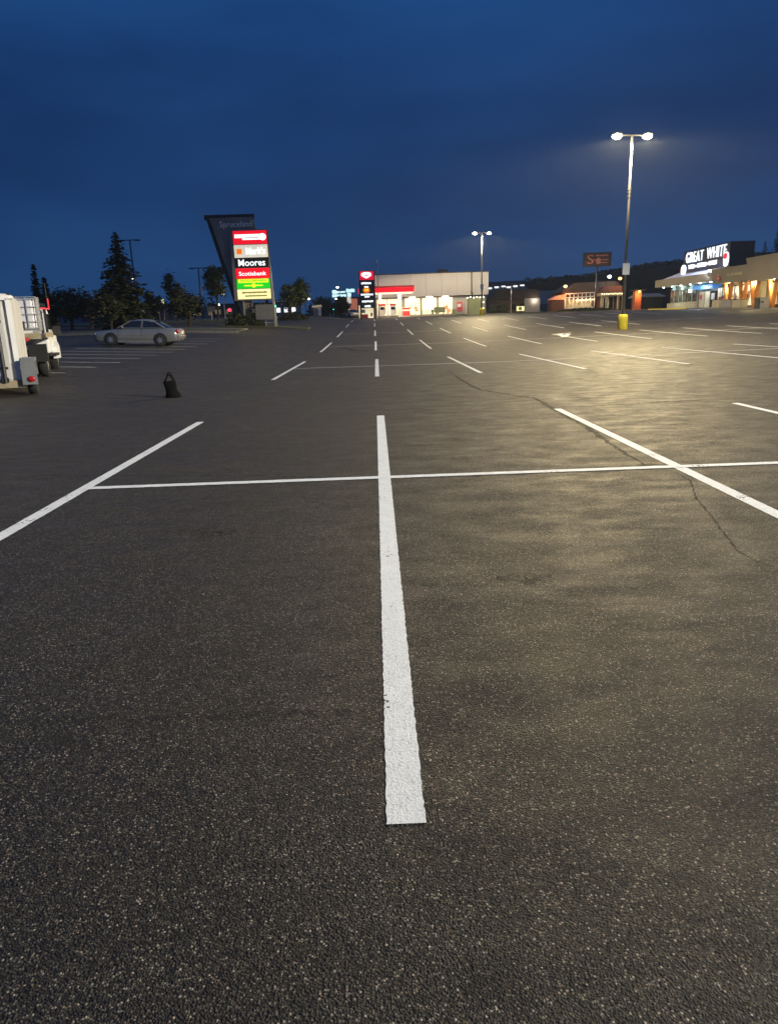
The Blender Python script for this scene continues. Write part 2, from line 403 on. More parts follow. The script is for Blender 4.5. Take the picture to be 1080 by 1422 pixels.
def ribbon(pts, w, mname, name, lift=.0015, jag=.5, sub=10):
    P = [ground_px(*p) if len(p) == 2 else p for p in pts]
    fine = []
    for a, b in zip(P, P[1:]):
        for i in range(sub):
            t = i/sub; fine.append(Vector((a[0]+(b[0]-a[0])*t, a[1]+(b[1]-a[1])*t)))
    fine.append(Vector(P[-1][:2]))
    mb = MB(); N_ = len(fine)
    for i, c in enumerate(fine):
        t = (fine[min(i+1, N_-1)]-fine[max(i-1, 0)]).normalized(); q = Vector((-t.y, t.x))
        c = c + q*random.uniform(-w, w)*jag
        ww = w*random.uniform(.5, 1.15)*min(1, .25+4*min(i, N_-1-i)/N_)
        for s in (-1, 1):
            e = c+q*s*ww/2; mb.v.append((e.x, e.y, H(e.x, e.y)+lift))
    for i in range(N_-1): mb.f.append((2*i, 2*i+2, 2*i+3, 2*i+1))
    return mb.build(name, M[mname], lot)
ribbon([(622, 514), (640, 528), (665, 541), (705, 548), (742, 553), (775, 572), (812, 592), (850, 618), (893, 646)], .10, 'crack', 'asphalt_crack', jag=.2)
ribbon([(893, 646), (935, 655), (958, 668), (965, 690), (985, 715), (1008, 745), (1022, 765), (1050, 780), (1085, 792)], .022, 'crack', 'asphalt_crack', jag=.35)
ribbon([(610, 663), (690, 658.5), (790, 654), (880, 648), (940, 644)], .14, 'seam', 'asphalt_seam', .0015)
ribbon([(756, 567), (860, 562), (960, 556), (1090, 551)], .10, 'seam', 'asphalt_seam', .0015)
ribbon([(-10, 1003), (120, 1000), (260, 996), (380, 993), (470, 990), (525, 987)], .06, 'seam', 'asphalt_seam', .0015, jag=.2)
ribbon([(30, 661), (150, 661), (300, 660), (420, 662), (520, 659)], .05, 'seam', 'asphalt_seam', .0015)
ribbon([(40, 1035), (95, 1028), (150, 1040)], .13, 'seam', 'asphalt_stain', .0012, jag=.3)
ribbon([(690, 800), (730, 806), (765, 798)], .16, 'seam', 'asphalt_stain', .0012, jag=.3)
ribbon([(250, 735), (300, 742), (330, 738)], .22, 'seam', 'asphalt_stain', .0012, jag=.3)
ribbon([(470, 480), (500, 487), (540, 489)], .5, 'seam', 'asphalt_stain', .0015)
for px, py in ((394, 856), (597, 1057), (960, 1058), (300, 1105), (282, 826), (236, 837)):                # pale bits of loose stone
    x, y = ground_px(px, py); mb = MB(); r_ = random.uniform(.003, .006)
    mb.ball((0, 0, r_*.5), r_, 9, 6, (1.6, .8, .6)); o = mb.build('pebble', M['pebble']); o.location = (x, y, H(x, y)); o.rotation_euler = (0, 0, random.uniform(0, 3))
    tag(o, 'pale stone chip lying loose on the near asphalt', 'pebble', 'loose stone chips')

def sheet(name, poly_x, poly_y, m, lift, stepx=3, stepy=2, kind='structure', thick=0):
    (x0, x1), (y0, y1) = poly_x, poly_y; nx_ = max(1, int((x1-x0)/stepx)); ny_ = max(1, int((y1-y0)/stepy)); mb = MB()
    for j in range(ny_+1):
        for i in range(nx_+1):
            x = x0+(x1-x0)*i/nx_; y = y0+(y1-y0)*j/ny_; mb.v.append((x, y, H(x, y)+lift))
    for j in range(ny_):
        for i in range(nx_): mb.f.append((j*(nx_+1)+i, j*(nx_+1)+i+1, (j+1)*(nx_+1)+i+1, (j+1)*(nx_+1)+i))
    if thick:
        rim = [j for j in range(nx_+1)] + [(j+1)*(nx_+1)+nx_ for j in range(ny_)] + [ny_*(nx_+1)+nx_-1-i for i in range(nx_)] + [(ny_-1-j)*(nx_+1) for j in range(ny_-1)]
        o_ = len(mb.v); mb.v += [(mb.v[i][0], mb.v[i][1], mb.v[i][2]-thick) for i in rim]; n_ = len(rim)
        for k in range(n_): mb.f.append((rim[k], o_+k, o_+(k+1)%n_, rim[(k+1)%n_]))
    o = mb.build(name, m); o['kind'] = kind; return o
sheet('grass_verge', (-75, -11), (58, 63), M['grass'], .13, thick=.2)
sheet('kerb', (-75, -10.6), (57.7, 58), M['concrete'], .14, thick=.2)
sheet('road', (-120, -12), (66, 80), M['asphaltroad'], .03)
sheet('pavement', (-75, -11), (63, 65), M['concrete'], .10, thick=.15)
sheet('grass_verge', (-120, -14), (81, 96), M['grass'], .12, thick=.2)
sheet('grass_verge', (-24, -1), (110, 113), M['grass'], .12, thick=.2)
sheet('kerb', (-24, 14), (109.6, 110), M['concrete'], .13, thick=.2)
sheet('forecourt', (-3.5, 22), (113.5, 127), M['concrete'], .06, thick=.1)
sheet('grass_verge', (18, 45), (122, 126), M['grass'], .12, thick=.2)
sheet('kerb', (40.15, 40.4), (96, 109), M['yellow'], .15, stepx=.25, thick=.2)
sheet('pavement', (40.4, 43.5), (60, 109), M['concrete'], .14, thick=.2)
# planter island under the plaza sign
isl = sheet('planter_island', (-14.5, -6.2), (68.8, 72.5), M['grass'], .14, thick=.2)
# hill
hl = MB(); prof = [(600, 404), (640, 400), (690, 395), (740, 391), (800, 386), (850, 377), (880, 372), (930, 366), (980, 361), (1040, 357), (1100, 352), (1180, 346), (1300, 350)]
for i, (px, py) in enumerate(prof):
    p = at(px, py, 420); d = Vector((p.x, p.y, 0)).normalized()
    for t, hh in ((-170, 0), (-110, .35), (-50, .75), (0, 1), (80, .8), (200, 0)):
        hl.v.append((p.x+d.x*t, p.y+d.y*t, 2.3 + (p.z-2.3)*hh))
for i in range(len(prof)-1):
    for k in range(5): hl.f.append((i*6+k, (i+1)*6+k, (i+1)*6+k+1, i*6+k+1))
ho = hl.build('hills', M['hill'], smooth=True); ho['kind'] = 'structure'

# ------------------------------------------------------------------ vegetation
def spruce_mesh(h, w, seed, n=26, dens=1.15, leafs=.27):
    random.seed(seed); mb = MB(); tr = MB(); tr.tube([(0, 0, 0), (0, 0, h*.5), (0, 0, h*.97)], [w*.045, w*.028, .02], 7)
    z = h*.07
    while z < h*.985:
        u = z/h; rad = w/2*(1-u)**.8*random.uniform(.7, 1.2) + .16
        nb = max(7, int(24*(1-u)+7))
        for k in range(nb):
            a = random.uniform(0, 6.28); rr = rad*random.uniform(.6, 1.12); steps = max(2, int(rr/leafs*1.5*dens))
            for i in range(steps):
                t = (i+random.random())/steps
                p = (math.cos(a)*rr*t, math.sin(a)*rr*t, z - rr*t*.34 + rr*.10*t*t + random.uniform(-.06, .06))
                mb.leaf((p[0]+random.uniform(-.12, .12)*rr*t, p[1]+random.uniform(-.12, .12)*rr*t, p[2]), leafs*(1-.35*u), .35)
        z += h*.021*random.uniform(.7, 1.3)
    return mb, tr
def spruce(px, Y, h, w, seed, label, group):
    p = gpt(px, Y); t = thing('spruce_tree', label, 'tree', p, 0, group); a, b = spruce_mesh(h, w, seed)
    a.build('crown', M['spruce'], t); b.build('trunk', M['bark'], t); return t
def broadleaf_mesh(h, w, seed, leafs=.16, trunk_h=.3, nl=3200, clumps=26):
    random.seed(seed); mb = MB(); tr = MB(); z0 = h*trunk_h; cz = (h+z0)/2; rz = (h-z0)/2
    tr.tube([(0, 0, -.1), (.03*w, 0, z0), (0, .04*w, cz)], [w*.035+.03, w*.028+.02, .03], 7)
    C_ = []
    for k in range(clumps):
        while True:
            q = Vector((random.uniform(-1, 1), random.uniform(-1, 1), random.uniform(-1, 1)))
            if .25 < q.length < 1: break
        c = Vector((q.x*w/2*.8, q.y*w/2*.8, cz+q.z*rz*.85)); C_.append((c, random.uniform(.13, .24)*w))
        if k < 9: tr.tube([(0, 0, z0*.9), ((c.x)*.5, c.y*.5, (z0+c.z)/2), c], [.05, .03, .01], 5)
    for k in range(nl):
        c, r_ = random.choice(C_); q = Vector((random.gauss(0, .5), random.gauss(0, .5), random.gauss(0, .42)))
        mb.leaf(c+q*r_, leafs)
    return mb, tr
def broadleaf(px, Y, h, w, seed, label, group, m='leafdark', leafs=.16, trunk_h=.3, nl=2600, clumps=26):
    p = gpt(px, Y); t = thing('broadleaf_tree', label, 'tree', p, 0, group); a, b = broadleaf_mesh(h, w, seed, leafs, trunk_h, nl, clumps)
    a.build('crown', M[m], t); b.build('trunk', M['bark'], t); return t
def shrub(px, Y, h, w, seed, label, group=None, m='shrub', n=900, z=.1, d=None):
    random.seed(seed); p = gpt(px, Y); mb = MB()
    for k in range(n):
        a = random.uniform(0, 6.28); r_ = math.sqrt(random.random()); zz = random.random()**.7
        top = h*(1-.75*r_*r_)*random.uniform(.75, 1.15)
        mb.leaf((math.cos(a)*r_*w/2, math.sin(a)*r_*(d or w)/2, z+zz*top), .11*max(1, Y/90))
    st = MB()
    for k in range(5): st.tube([(random.uniform(-.1, .1)*w, 0, 0), (random.uniform(-.25, .25)*w, random.uniform(-.2, .2)*w, h*.6)], [.03, .01], 5)
    t = thing('shrub', label, 'shrub', p, 0, group); mb.build('foliage', M[m], t); st.build('stem', M['bark'], t); return t
G1 = 'trees along the road on the left'
spruce(174, 68, 8.4, 6.0, 3, 'tall dark spruce standing directly behind the silver sedan', G1)
spruce(57, 80, 6.6, 1.5, 5, 'narrow pointed spruce, tallest tree right above the flatbed truck', G1)
spruce(69, 80, 5.2, 1.6, 6, 'shorter narrow spruce tucked against the pointed spruce above the truck', G1)
broadleaf(98, 70, 3.5, 4.2, 11, 'round dark tree between the flatbed truck and the tall spruce', G1)
broadleaf(126, 74, 3.2, 3.6, 12, 'low round dark tree touching the left side of the tall spruce', G1)
broadleaf(153, 64, 2.9, 2.4, 15, 'small dark tree in front of the tall spruce, trunk above the car bonnet', G1)
broadleaf(75, 90, 3.6, 4.2, 16, 'dim bushy tree half hidden by the truck cab', G1)
broadleaf(262, 72, 3.3, 4.2, 13, 'wide round dark tree with a short trunk right of the sedan', G1, nl=3000)
broadleaf(246, 92, 6.0, 2.8, 14, 'taller slim tree rising behind the wide round dark tree', G1, trunk_h=.15)
broadleaf(215, 96, 3.8, 3.0, 17, 'thin dark tree between the tall spruce and the slim tree', G1, trunk_h=.1)
broadleaf(303, 84, 6.3, 3.0, 18, 'light green tree with a pale thin trunk left of the leaning sign tower', G1, m='leaf', trunk_h=.42)
G2 = 'trees near the far road'
broadleaf(402, 125, 5.2, 3.6, 21, 'green tree behind the low hedge, left one of the pair', G2, m='leaf', leafs=.2, trunk_h=.2)
broadleaf(417, 126, 6.4, 3.8, 22, 'taller green tree behind the low hedge, right one of the pair', G2, m='leaf', leafs=.2, trunk_h=.2)
broadleaf(474, 140, 4.2, 3.4, 23, 'dark bushy tree in front of the orange shop', G2, leafs=.22, trunk_h=.1)
broadleaf(448, 150, 3.6, 4.5, 24, 'dim dark tree behind the small white kiosk', G2, leafs=.24, trunk_h=.1)
shrub(321, 70.3, 1.3, 1.2, 31, 'leafy shrub at the left end of the planter under the plaza sign', 'shrubs under the plaza sign', n=420)
shrub(333, 70.0, 1.25, 1.6, 32, 'broad low shrub in the planter under the leaning tower foot', 'shrubs under the plaza sign', n=700)
shrub(348, 70.4, 1.9, 1.7, 33, 'tallest shrub in the planter beside the grey panel of the plaza sign', 'shrubs under the plaza sign', n=900)
shrub(358, 69.9, .9, 1.2, 34, 'small shrub in front of the grey panel of the plaza sign', 'shrubs under the plaza sign', n=350)
shrub(408, 88, 1.0, 3.6, 35, 'long low clipped hedge by the kerb right of the plaza sign', n=1500, d=1.0)
shrub(691, 128, 1.7, 3.9, 36, 'dark wide bush against the brown building', m='leafdark', n=1100)
shrub(811, 123.5, .5, 9.5, 37, 'low dark hedge in front of the restaurant porch', m='leafdark', n=1300, d=.9)
for i, (px, Y, h, w) in enumerate(((1068, 150, 14.5, 5), (1078, 140, 14.5, 4.5), (1052, 165, 13.6, 4.6), (1090, 150, 15.5, 5))):
    spruce(px, Y, h, w, 41+i, ['dark spruce above the right edge of the taupe fascia, second from the right', 'dark spruce nearest the right edge of the picture above the roof', 'leftmost spruce behind the navy sign box roof', 'spruce cut off by the right edge above the roof'][i], 'spruces behind the shopping mall')
# far wood on the skyline
random.seed(51); tl = MB()
for k in range(5200):
    px = random.uniform(-60, 520); Y = random.uniform(230, 300); x = XA(px, Y)
    top = 4.2+2.6*math.sin(px*.045)+1.7*math.sin(px*.13+1) + 1.3*math.sin(px*.41)
    top = max(1.2, top) if px < 300 else max(1, top*.62)
    tl.leaf((x, Y, 2.2+random.random()*top), .95)
wo = tl.build('far_wood', M['spruce']); tag(wo, 'dark far-off wood along the skyline behind the road', 'wood', kind='stuff')
random.seed(52); tl = MB()
for k in range(2600):
    px = random.uniform(720, 1120); i = max(j for j in range(len(prof)) if prof[j][0] <= px); a, b = prof[i], prof[min(i+1, len(prof)-1)]
    t = (px-a[0])/(b[0]-a[0]); py = a[1]+(b[1]-a[1])*t; p = at(px, py, 420); tl.leaf((p.x, 420+random.uniform(-20, 5), p.z+random.uniform(-4, 1.5)*random.random()), 1.5)
wo = tl.build('far_wood', M['spruce']); tag(wo, 'dark wood on the crest of the hill behind the mall', 'wood', kind='stuff')

# ------------------------------------------------------------------ lot lamps
def lamp_light(parent, loc, e0, name='lamp_bulb', cone=168, tint=(1, .79, .42)):
    l = bpy.data.lights.new(name, 'SPOT'); l.energy = e0; l.spot_size = R(cone); l.spot_blend = .12; l.shadow_soft_size = .16; l.color = tint
    l.use_nodes = True; nt = l.node_tree; N = nt.nodes; L = nt.links; em = N['Emission']
    tc = N.new('ShaderNodeTexCoord'); sp = N.new('ShaderNodeSeparateXYZ'); L.new(tc.outputs['Normal'], sp.inputs[0])
    ab = N.new('ShaderNodeMath'); ab.operation = 'ABSOLUTE'; L.new(sp.outputs['Z'], ab.inputs[0])
    mx = N.new('ShaderNodeMath'); mx.operation = 'MAXIMUM'; mx.inputs[1].default_value = .27; L.new(ab.outputs[0], mx.inputs[0])
    pw = N.new('ShaderNodeMath'); pw.operation = 'POWER'; pw.inputs[1].default_value = -1.0; L.new(mx.outputs[0], pw.inputs[0]); L.new(pw.outputs[0], em.inputs['Strength'])
    o = bpy.data.objects.new(name, l); col.objects.link(o); o.parent = parent; o.location = loc
    return o
def lot_lamp(x, y, hgt, label, lit=True, energy=0, rz=.12, tint=(1, .79, .42)):
    t = thing('lot_lamp', label, 'street lamp', (x, y, H(x, y)), rz, 'twin-head lamps in the parking lot')
    b = MB(); b.tube([(0, 0, -.15), (0, 0, .86), (0, 0, 1.0)], [.33, .33, .29], 20); b.build('base', M['yellow'], t, True)
    p = MB(); p.tube([(0, 0, 1.0), (0, 0, 1.04)], .2, 12); p.tube([(0, 0, 1.04), (0, 0, hgt*.5), (0, 0, hgt)], [.115, .09, .062], 12); pole = p.build('pole', M['steel'], t, True)
    for z in (hgt*.70, hgt*.72, hgt*.735): MB().tube([(0, 0, z), (0, 0, z+.05)], .12, 12).build('collar', M['galv'], t)
    s = MB(); s.box((-.02, -.14, 4.0), (.5, .02, .75)); s.build('notice_plate', M['white'], t)
    a = MB(); a.bar((-.95, 0, hgt+.02), (.95, 0, hgt+.02), .08); a.build('arm', M['darkmetal'], t)
    for s_ in (-1, 1):
        hd = MB(); hd.box((s_*1.05, 0, hgt+.06), (.62, .42, .13), taper=.85); h_ = hd.build('lamp_head', M['darkmetal'], t)
        ln = MB(); ln.ball((s_*1.05, 0, hgt-.02), .27, 14, 8, (1.25, .85, .7)); ln.build('lens', M['lamp'] if lit else M['clearlens'], h_, True)
        if lit:
            sp = bpy.data.lights.new('added_halo_light', 'POINT'); sp.energy = energy*.18; sp.shadow_soft_size = .15; sp.color = (1, .78, .42)  # extra point light added so the haze glows around the head
            so_ = bpy.data.objects.new('added_halo_light', sp); col.objects.link(so_); so_.parent = t; so_.location = (s_*1.05, -.3, hgt-.1)
        if lit: lamp_light(t, (s_*1.05, 0, hgt-.25), energy, tint=tint)
    return t
EN = 7200
lot_lamp(17.3, 51.6, 12.3, 'tall lit twin-head lamp on a yellow base, nearest lamp to the camera', True, EN)
lot_lamp(15.75, 109, 11.3, 'farther lit twin-head lamp on a yellow base in front of the white store', True, 4300)
lot_lamp(26, 2, 12.3, 'unseen lit twin-head lamp on a yellow base added beside the near stalls', True, 16500, tint=(1, .93, .76))  # unseen lamp, added right of view to light the near asphalt and paint
for px, Y, topy, lab in ((193, 95, 333, 'unlit T-topped lamp pole rising behind the tall spruce'), (282, 100, 372, 'unlit T-topped lamp pole between the round tree and the sign tower')):
    p = gpt(px, Y); hh = at(px, topy, Y).z - p.z
    t = thing('lamp_pole', lab, 'lamp pole', p, 0, 'unlit T-topped lamp poles')
    MB().tube([(0, 0, -.1), (-.02, 0, hh)], [.14, .09], 10).build('pole', M['steel'], t, True)
    a = MB(); a.bar((-1.15, 0, hh), (1.15, 0, hh), .1); a.build('arm', M['darkmetal'], t)
    for s_ in (-1, 1): MB().box((s_*.95, 0, hh-.06), (.6, .3, .12), taper=.8).build('lamp_head', M['darkmetal'], t)

# ------------------------------------------------------------------ plaza sign
def wedge_block(n, w, seed, hgt, words=(2, 5)):
    """rows of rounded blocks: lettering too small to be read in the photograph"""
    random.seed(seed); mb = MB(); x = -w/2; mb.box((0, .022, 0), (w-.04, .03, hgt*.3))
    while x < w/2-.02:
        l_ = min(random.uniform(.5, 1.1)*hgt, w/2-x); mb.box((x+l_/2, 0, random.uniform(-.06, .06)*hgt), (l_*.86, .03, hgt*random.uniform(.75, 1))); x += l_
    return mb
PY = 70.0
c = gpt(352, PY); px2x = lambda px: XA(px, PY, 400)-c.x
pz = lambda px, py: at(px, py, PY).z - c.z
t = thing('plaza_sign', 'leaning dark grey sign tower with a stack of lit store panels', 'sign', c)
A = [(at(px, py, PY).x-c.x, at(px, py, PY).z-c.z) for px, py in ((290, 302.5), (350, 300.5), (371, 322), (380, 447), (341, 447))]
sl = MB(); sl.prism(A[:1]+[A[1], (A[1][0]+.25, A[2][1]-.1), (A[3][0]-2.2, A[3][1]-.2), (A[4][0], .05)], .25, .75, 'Y'); sl.build('slanted_slab', M['slab'], t)
e = MB(); a0 = at(282, 301.5, PY); b0 = at(352, 299.5, PY)
e.bar((a0.x-c.x, .5, a0.z-c.z), (b0.x-c.x, .5, b0.z-c.z), .09, .45); e.bar((A[0][0]-.05, .5, A[0][1]), (A[4][0]-.1, .5, .05), .14, .6); e.build('edge_trim', M['slabedge'], t)
mb = text_mb('Spruceland', .66, 2.95, .06); o = mb.build('lettering', M['letter_grey'], t); q = at(327, 312, PY); o.location = (q.x-c.x, .2, q.z-c.z)
# cabinet
cab0, cab1 = px2x(327), px2x(375)
zt, zb = pz(347, 320), pz(357, 416)
cb = MB(); cb.box(((cab0+cab1)/2+.03, 0, (zt+zb)/2), (cab1-cab0+.3, .42, zt-zb+.1)); cb.build('cabinet', M['slab'], t)
xl, xr = px2x(353.3)-1.54, px2x(353.3)+1.5
panels = [('signred', 320.5, 339.5), ('signcream', 340, 358), ('signblack', 358.5, 372), ('signred', 372.5, 387), ('signgreen', 387.5, 401), ('signpale', 401.5, 415.5)]
W_ = xr-xl; xm = (xl+xr)/2
for i, (mn, ya, yb) in enumerate(panels):
    za, zb_ = pz(349, ya), pz(349, yb); zc = (za+zb_)/2; hh = za-zb_-.03
    pm = MB(); pm.box((xm, -.225, zc), (W_, .05, hh)); po = pm.build('sign_panel', M[mn], t)
    f = -.265
    def put(mb, mm, x=0, z=0, nm='lettering'):
        return moved(mb, Matrix.Translation((xm+x, f, zc+z))).build(nm, M[mm], po)
    if i == 0:
        mm = MB(); mm.box((-.16, 0, .12), (2.45, .03, .30)); mm.box((.15, 0, -.12), (1.7, .03, .17)); put(mm, 'signwhite')
        put(MB().prism([(.30*math.cos(k*.3927), .30*math.sin(k*.3927)) for k in range(16)], -.015, .015, 'Y'), 'signwhite', 1.16, .02, 'emblem')
        put(wedge_block(0, 1.3, 61, .07), 'dimtext', .2, -.03).location.y = -.03
    if i == 1:
        put(MB().box((0, 0, 0), (.46, .03, .46)), 'signorange', -1.06, -.02, 'emblem'); put(text_mb("Mark's", .60, 1.75, .03, .006), 'signwhite', .42, .02)
    if i == 2: put(text_mb('Moores', .58, 2.45, .03, .010), 'signwhitehot', 0, .02)
    if i == 3: put(text_mb('Scotiabank', .36, 2.5, .03, .006), 'signwhitehot', 0, -.02)
    if i == 4:
        put(MB().box((0, 0, .26), (2.75, .03, .34)), 'signyellow', nm='band'); put(text_mb('DOLLARAMA', .19, 2.4, .02, .005), 'signgreen', .05, .27).location.y = -.02
        put(MB().box((0, 0, -.16), (1.75, .03, .10)).prism([(.19*math.cos(k*.5236), -.16+.19*math.sin(k*.5236)) for k in range(12)], -.015, .015, 'Y', Matrix.Translation((.02, -.012, 0))), 'signyellow', nm='emblem')
    if i == 5:
        put(wedge_block(0, 2.3, 62, .18), 'dimtext', .05, .14); put(wedge_block(0, 2.0, 63, .15), 'dimtext', .18, -.16)
pp = MB(); rp = px2x(374.5); rq = px2x(382)
pp.bar((px2x(374), .2, pz(371, 321)), (px2x(380), .2, -.05), .2); pp.build('post', M['galv'], t)
pp = MB(); pp.bar((px2x(336)+.05, .1, 2.6), (px2x(337), .1, -.05), .17); pp.build('post', M['galv'], t)
for xx in (351, 361, 368): MB().bar((px2x(xx-2), .1, zb+.1), (px2x(xx-1.5), .1, 1.9), .06).build('hanger', M['steel'], t)
gb = MB(); gb.box((px2x(366.5), -.1, 1.32), (1.75, .5, 1.35)); gb.build('grey_panel', M['fender'], t)
fr = MB()
for xx in (-.8, 0, .8): fr.bar((px2x(366.5)+xx, -.1, 0), (px2x(366.5)+xx, -.1, .65), .08)
fr.bar((px2x(366.5)-.85, -.1, .35), (px2x(366.5)+.85, -.1, .35), .06); fr.build('support_frame', M['galv'], t)

# ------------------------------------------------------------------ fuel price sign
Y = 105.0; c = gpt(510, Y); s1 = 1/967.0*Y
zz = lambda py: at(510, py, Y).z - c.z
xx = lambda px: XA(px, Y, 410) - c.x
t = thing('fuel_price_sign', 'tall black fuel sign with a red lit top and white glowing lines', 'sign', c)
b = MB(); b.box(((xx(499)+xx(521))/2, .35, (zz(376)+zz(428))/2), (xx(521)-xx(499), .7, zz(376)-zz(428))); b.build('cabinet', M['navy'], t)
for px in (500.2, 520): MB().box((xx(px), .35, zz(428)/2), (.22, .7, zz(428))).build('leg', M['darkmetal'], t)
tp = MB(); tp.box((xx(510), -.03, zz(382.7)), (1.95, .05, zz(377)-zz(389))); tpo = tp.build('top_panel', M['signcrimson'], t)
em = MB(); em.prism([(-.68, .28), (-.35, .42), (.35, .42), (.68, .28), (.7, -.05), (.3, -.3), (0, -.42), (-.3, -.3), (-.7, -.05)], -.02, .02, 'Y', Matrix.Translation((xx(509.5), -.075, zz(382.3)))); em.build('emblem', M['signwhitehot'], tpo)
mk = MB(); mk.box((xx(509.5), -.105, zz(382.6)), (.6, .02, .1)); mk.build('emblem_bar', M['signcrimson'], tpo)
for i, (px0, px1, py, hh, mm) in enumerate(((502, 516, 393.3, .3, 'signwhitehot'), (506, 512, 398.4, .2, 'signwhite'), (501, 518, 409, .26, 'signwhitehot'), (506, 513, 412, .26, 'signwhitehot'), (502, 518, 418.5, .28, 'signwhitehot'), (505.5, 514, 425.3, .3, 'signwhitehot'))):
    moved(wedge_block(0, xx(px1)-xx(px0), 70+i, hh), Matrix.Translation((xx((px0+px1)/2), -.03, zz(py)))).build('lettering', M[mm], t)
o_ = MB(); o_.ball((xx(509), -.01, zz(403)), .38, 12, 8, (1.25, .12, 1)); o_.build('emblem', M['signorange'], t)
o_ = MB(); o_.box((xx(509), -.06, zz(402.5)), (.5, .03, .3)); o_.build('emblem', M['signyellow'], t)
MB().box((xx(497.8), .3, zz(404)), (.12, .4, .75)).build('side_lamp', M['signcrimson'], t)

# ------------------------------------------------------------------ fuel store (white building) and canopy
Y = 130.0; c = gpt(600, Y); xx = lambda px: XA(px, Y, 410)-c.x; zz = lambda py, px=600: at(px, py, Y).z-c.z
ZT = zz(380.0)
t = thing('fuel_store', 'long white-topped convenience store with brightly lit windows behind the fuel canopy', 'building', c)
x0, x1 = xx(505), xx(677.5); D = 16
MB().box(((x0+x1)/2, D/2+.3, ZT*.5), (x1-x0-.6, D-.6, ZT-.3)).build('wall', M['wallgrey'], t)
zf = zz(411, 610)
fb = MB()
nseg = 8; sw = (x1-x0)/nseg
for k in range(nseg): fb.box((x0+sw*(k+.5), .05, (ZT+zf)/2), (sw-.03, .9, ZT-zf))
fb.box((x1-.15, D/2+.5, (ZT+zf)/2), (.3, D, ZT-zf)); fb.build('fascia', M['panelwhite'], t)
MB().box(((x0+x1)/2, .1, ZT+.06), (x1-x0+.1, 1.1, .12)).build('parapet_cap', M['darkmetal'], t)
MB().box((xx(617), 4, ZT+.5), (1.7, 1.4, .75)).build('rooftop_unit', M['darkmetal'], t)
for k, (pa, pb) in enumerate(((523, 537), (538, 552), (562, 583), (586, 606), (609, 628))):
    w0, w1 = xx(pa), xx(pb); zw = zf-.25
    fr = MB(); fr.box(((w0+w1)/2, .52, zw/2+.1), (w1-w0+.2, .16, zw)); f_ = fr.build('window', M['beige'], t)
    MB().box(((w0+w1)/2, .42, zw/2+.15), (w1-w0-.05, .06, zw-.35)).build('pane', M['window'], f_)
    mu = MB(); 
    for q in (.33, .66): mu.box((w0+(w1-w0)*q, .37, zw/2+.1), (.07, .05, zw-.3))
    mu.box(((w0+w1)/2, .37, zw*.72), (w1-w0, .05, .07)); mu.build('mullion', M['beige'], f_)
    # things on display and posters behind the glass
    random.seed(80+k)
    for q in range(4): MB().box((random.uniform(w0+.4, w1-.4), .36, random.uniform(.5, zw*.55)), (random.uniform(.25, .7), .03, random.uniform(.3, .9))).build('display', M['greenbox' if k % 2 else 'orangewall'], f_)
for px in (572, 596, 618):
    MB().box((xx(px), .0, zf-.12), (1.1, .3, .12)).build('soffit_lamp', M['lampsmall'], t)
MB().box((xx(594), .33, zf*.52), (1.9, .04, 1.3)).build('lit_poster', M['soffit'], t)
po = MB().box((xx(638.3), .27, zz(425.5, 638)), (.95, .05, 1.55)).build('poster', M['posterred'], t)
MB().box((xx(637.6), .235, zz(424, 638)), (.6, .03, .5)).build('print', M['panelwhite'], po)
MB().tube([(xx(654), -.6, 3.6), (xx(654), -.6, ZT+.05)], .1, 8).build('flue_pipe', M['black'], t)
MB().box((xx(654.3), -.6, 2.9), (.34, .3, 1.6)).build('flue_box', M['black'], t)
l = bpy.data.lights.new('store_lamp', 'AREA'); l.shape = 'RECTANGLE'; l.size = 16; l.size_y = .6; l.energy = 420; l.color = (1, .84, .58)
lo = bpy.data.objects.new('store_lamp', l); col.objects.link(lo); lo.parent = t; lo.location = (xx(585), -1.0, zf-.05)
sun_up = bpy.data.lights.new('wall_wash', 'AREA'); sun_up.shape = 'RECTANGLE'; sun_up.size = 20; sun_up.size_y = .4; sun_up.energy = 0
# canopy
Y = 119.0; c = gpt(552, Y); xx = lambda px: XA(px, Y, 410)-c.x; zz = lambda py: at(552, py, Y).z-c.z
t = thing('fuel_canopy', 'red banded fuel canopy with glowing underside on white columns', 'canopy', c)
x0, x1 = xx(508), xx(575)
zb_, zt_ = zz(405.5), zz(399.3)
MB().box(((x0+x1)/2, 2.8, (zb_+zt_)/2), (x1-x0, 5.6, zt_-zb_)).build('red_band', M['canopyred'], t)
MB().box(((x0+x1)/2, 2.8, zt_+.16), (x1-x0+.06, 5.66, .3)).build('roof_edge', M['posterred'], t)
MB().box(((x0+x1)/2, 2.8, zb_-.05), (x1-x0-.2, 5.4, .08)).build('underside', M['soffit'], t)
for px in (527, 555.5): MB().box((xx(px), 2.6, (zb_-.1)/2), (.55, .55, zb_-.1)).build('column', M['white'], t)
l = bpy.data.lights.new('canopy_lamp', 'AREA'); l.shape = 'RECTANGLE'; l.size = 7; l.size_y = 4; l.energy = 900; l.color = (1, .82, .56)
lo = bpy.data.objects.new('canopy_lamp', l); col.objects.link(lo); lo.parent = t; lo.location = ((x0+x1)/2, 2.8, zb_-.15)
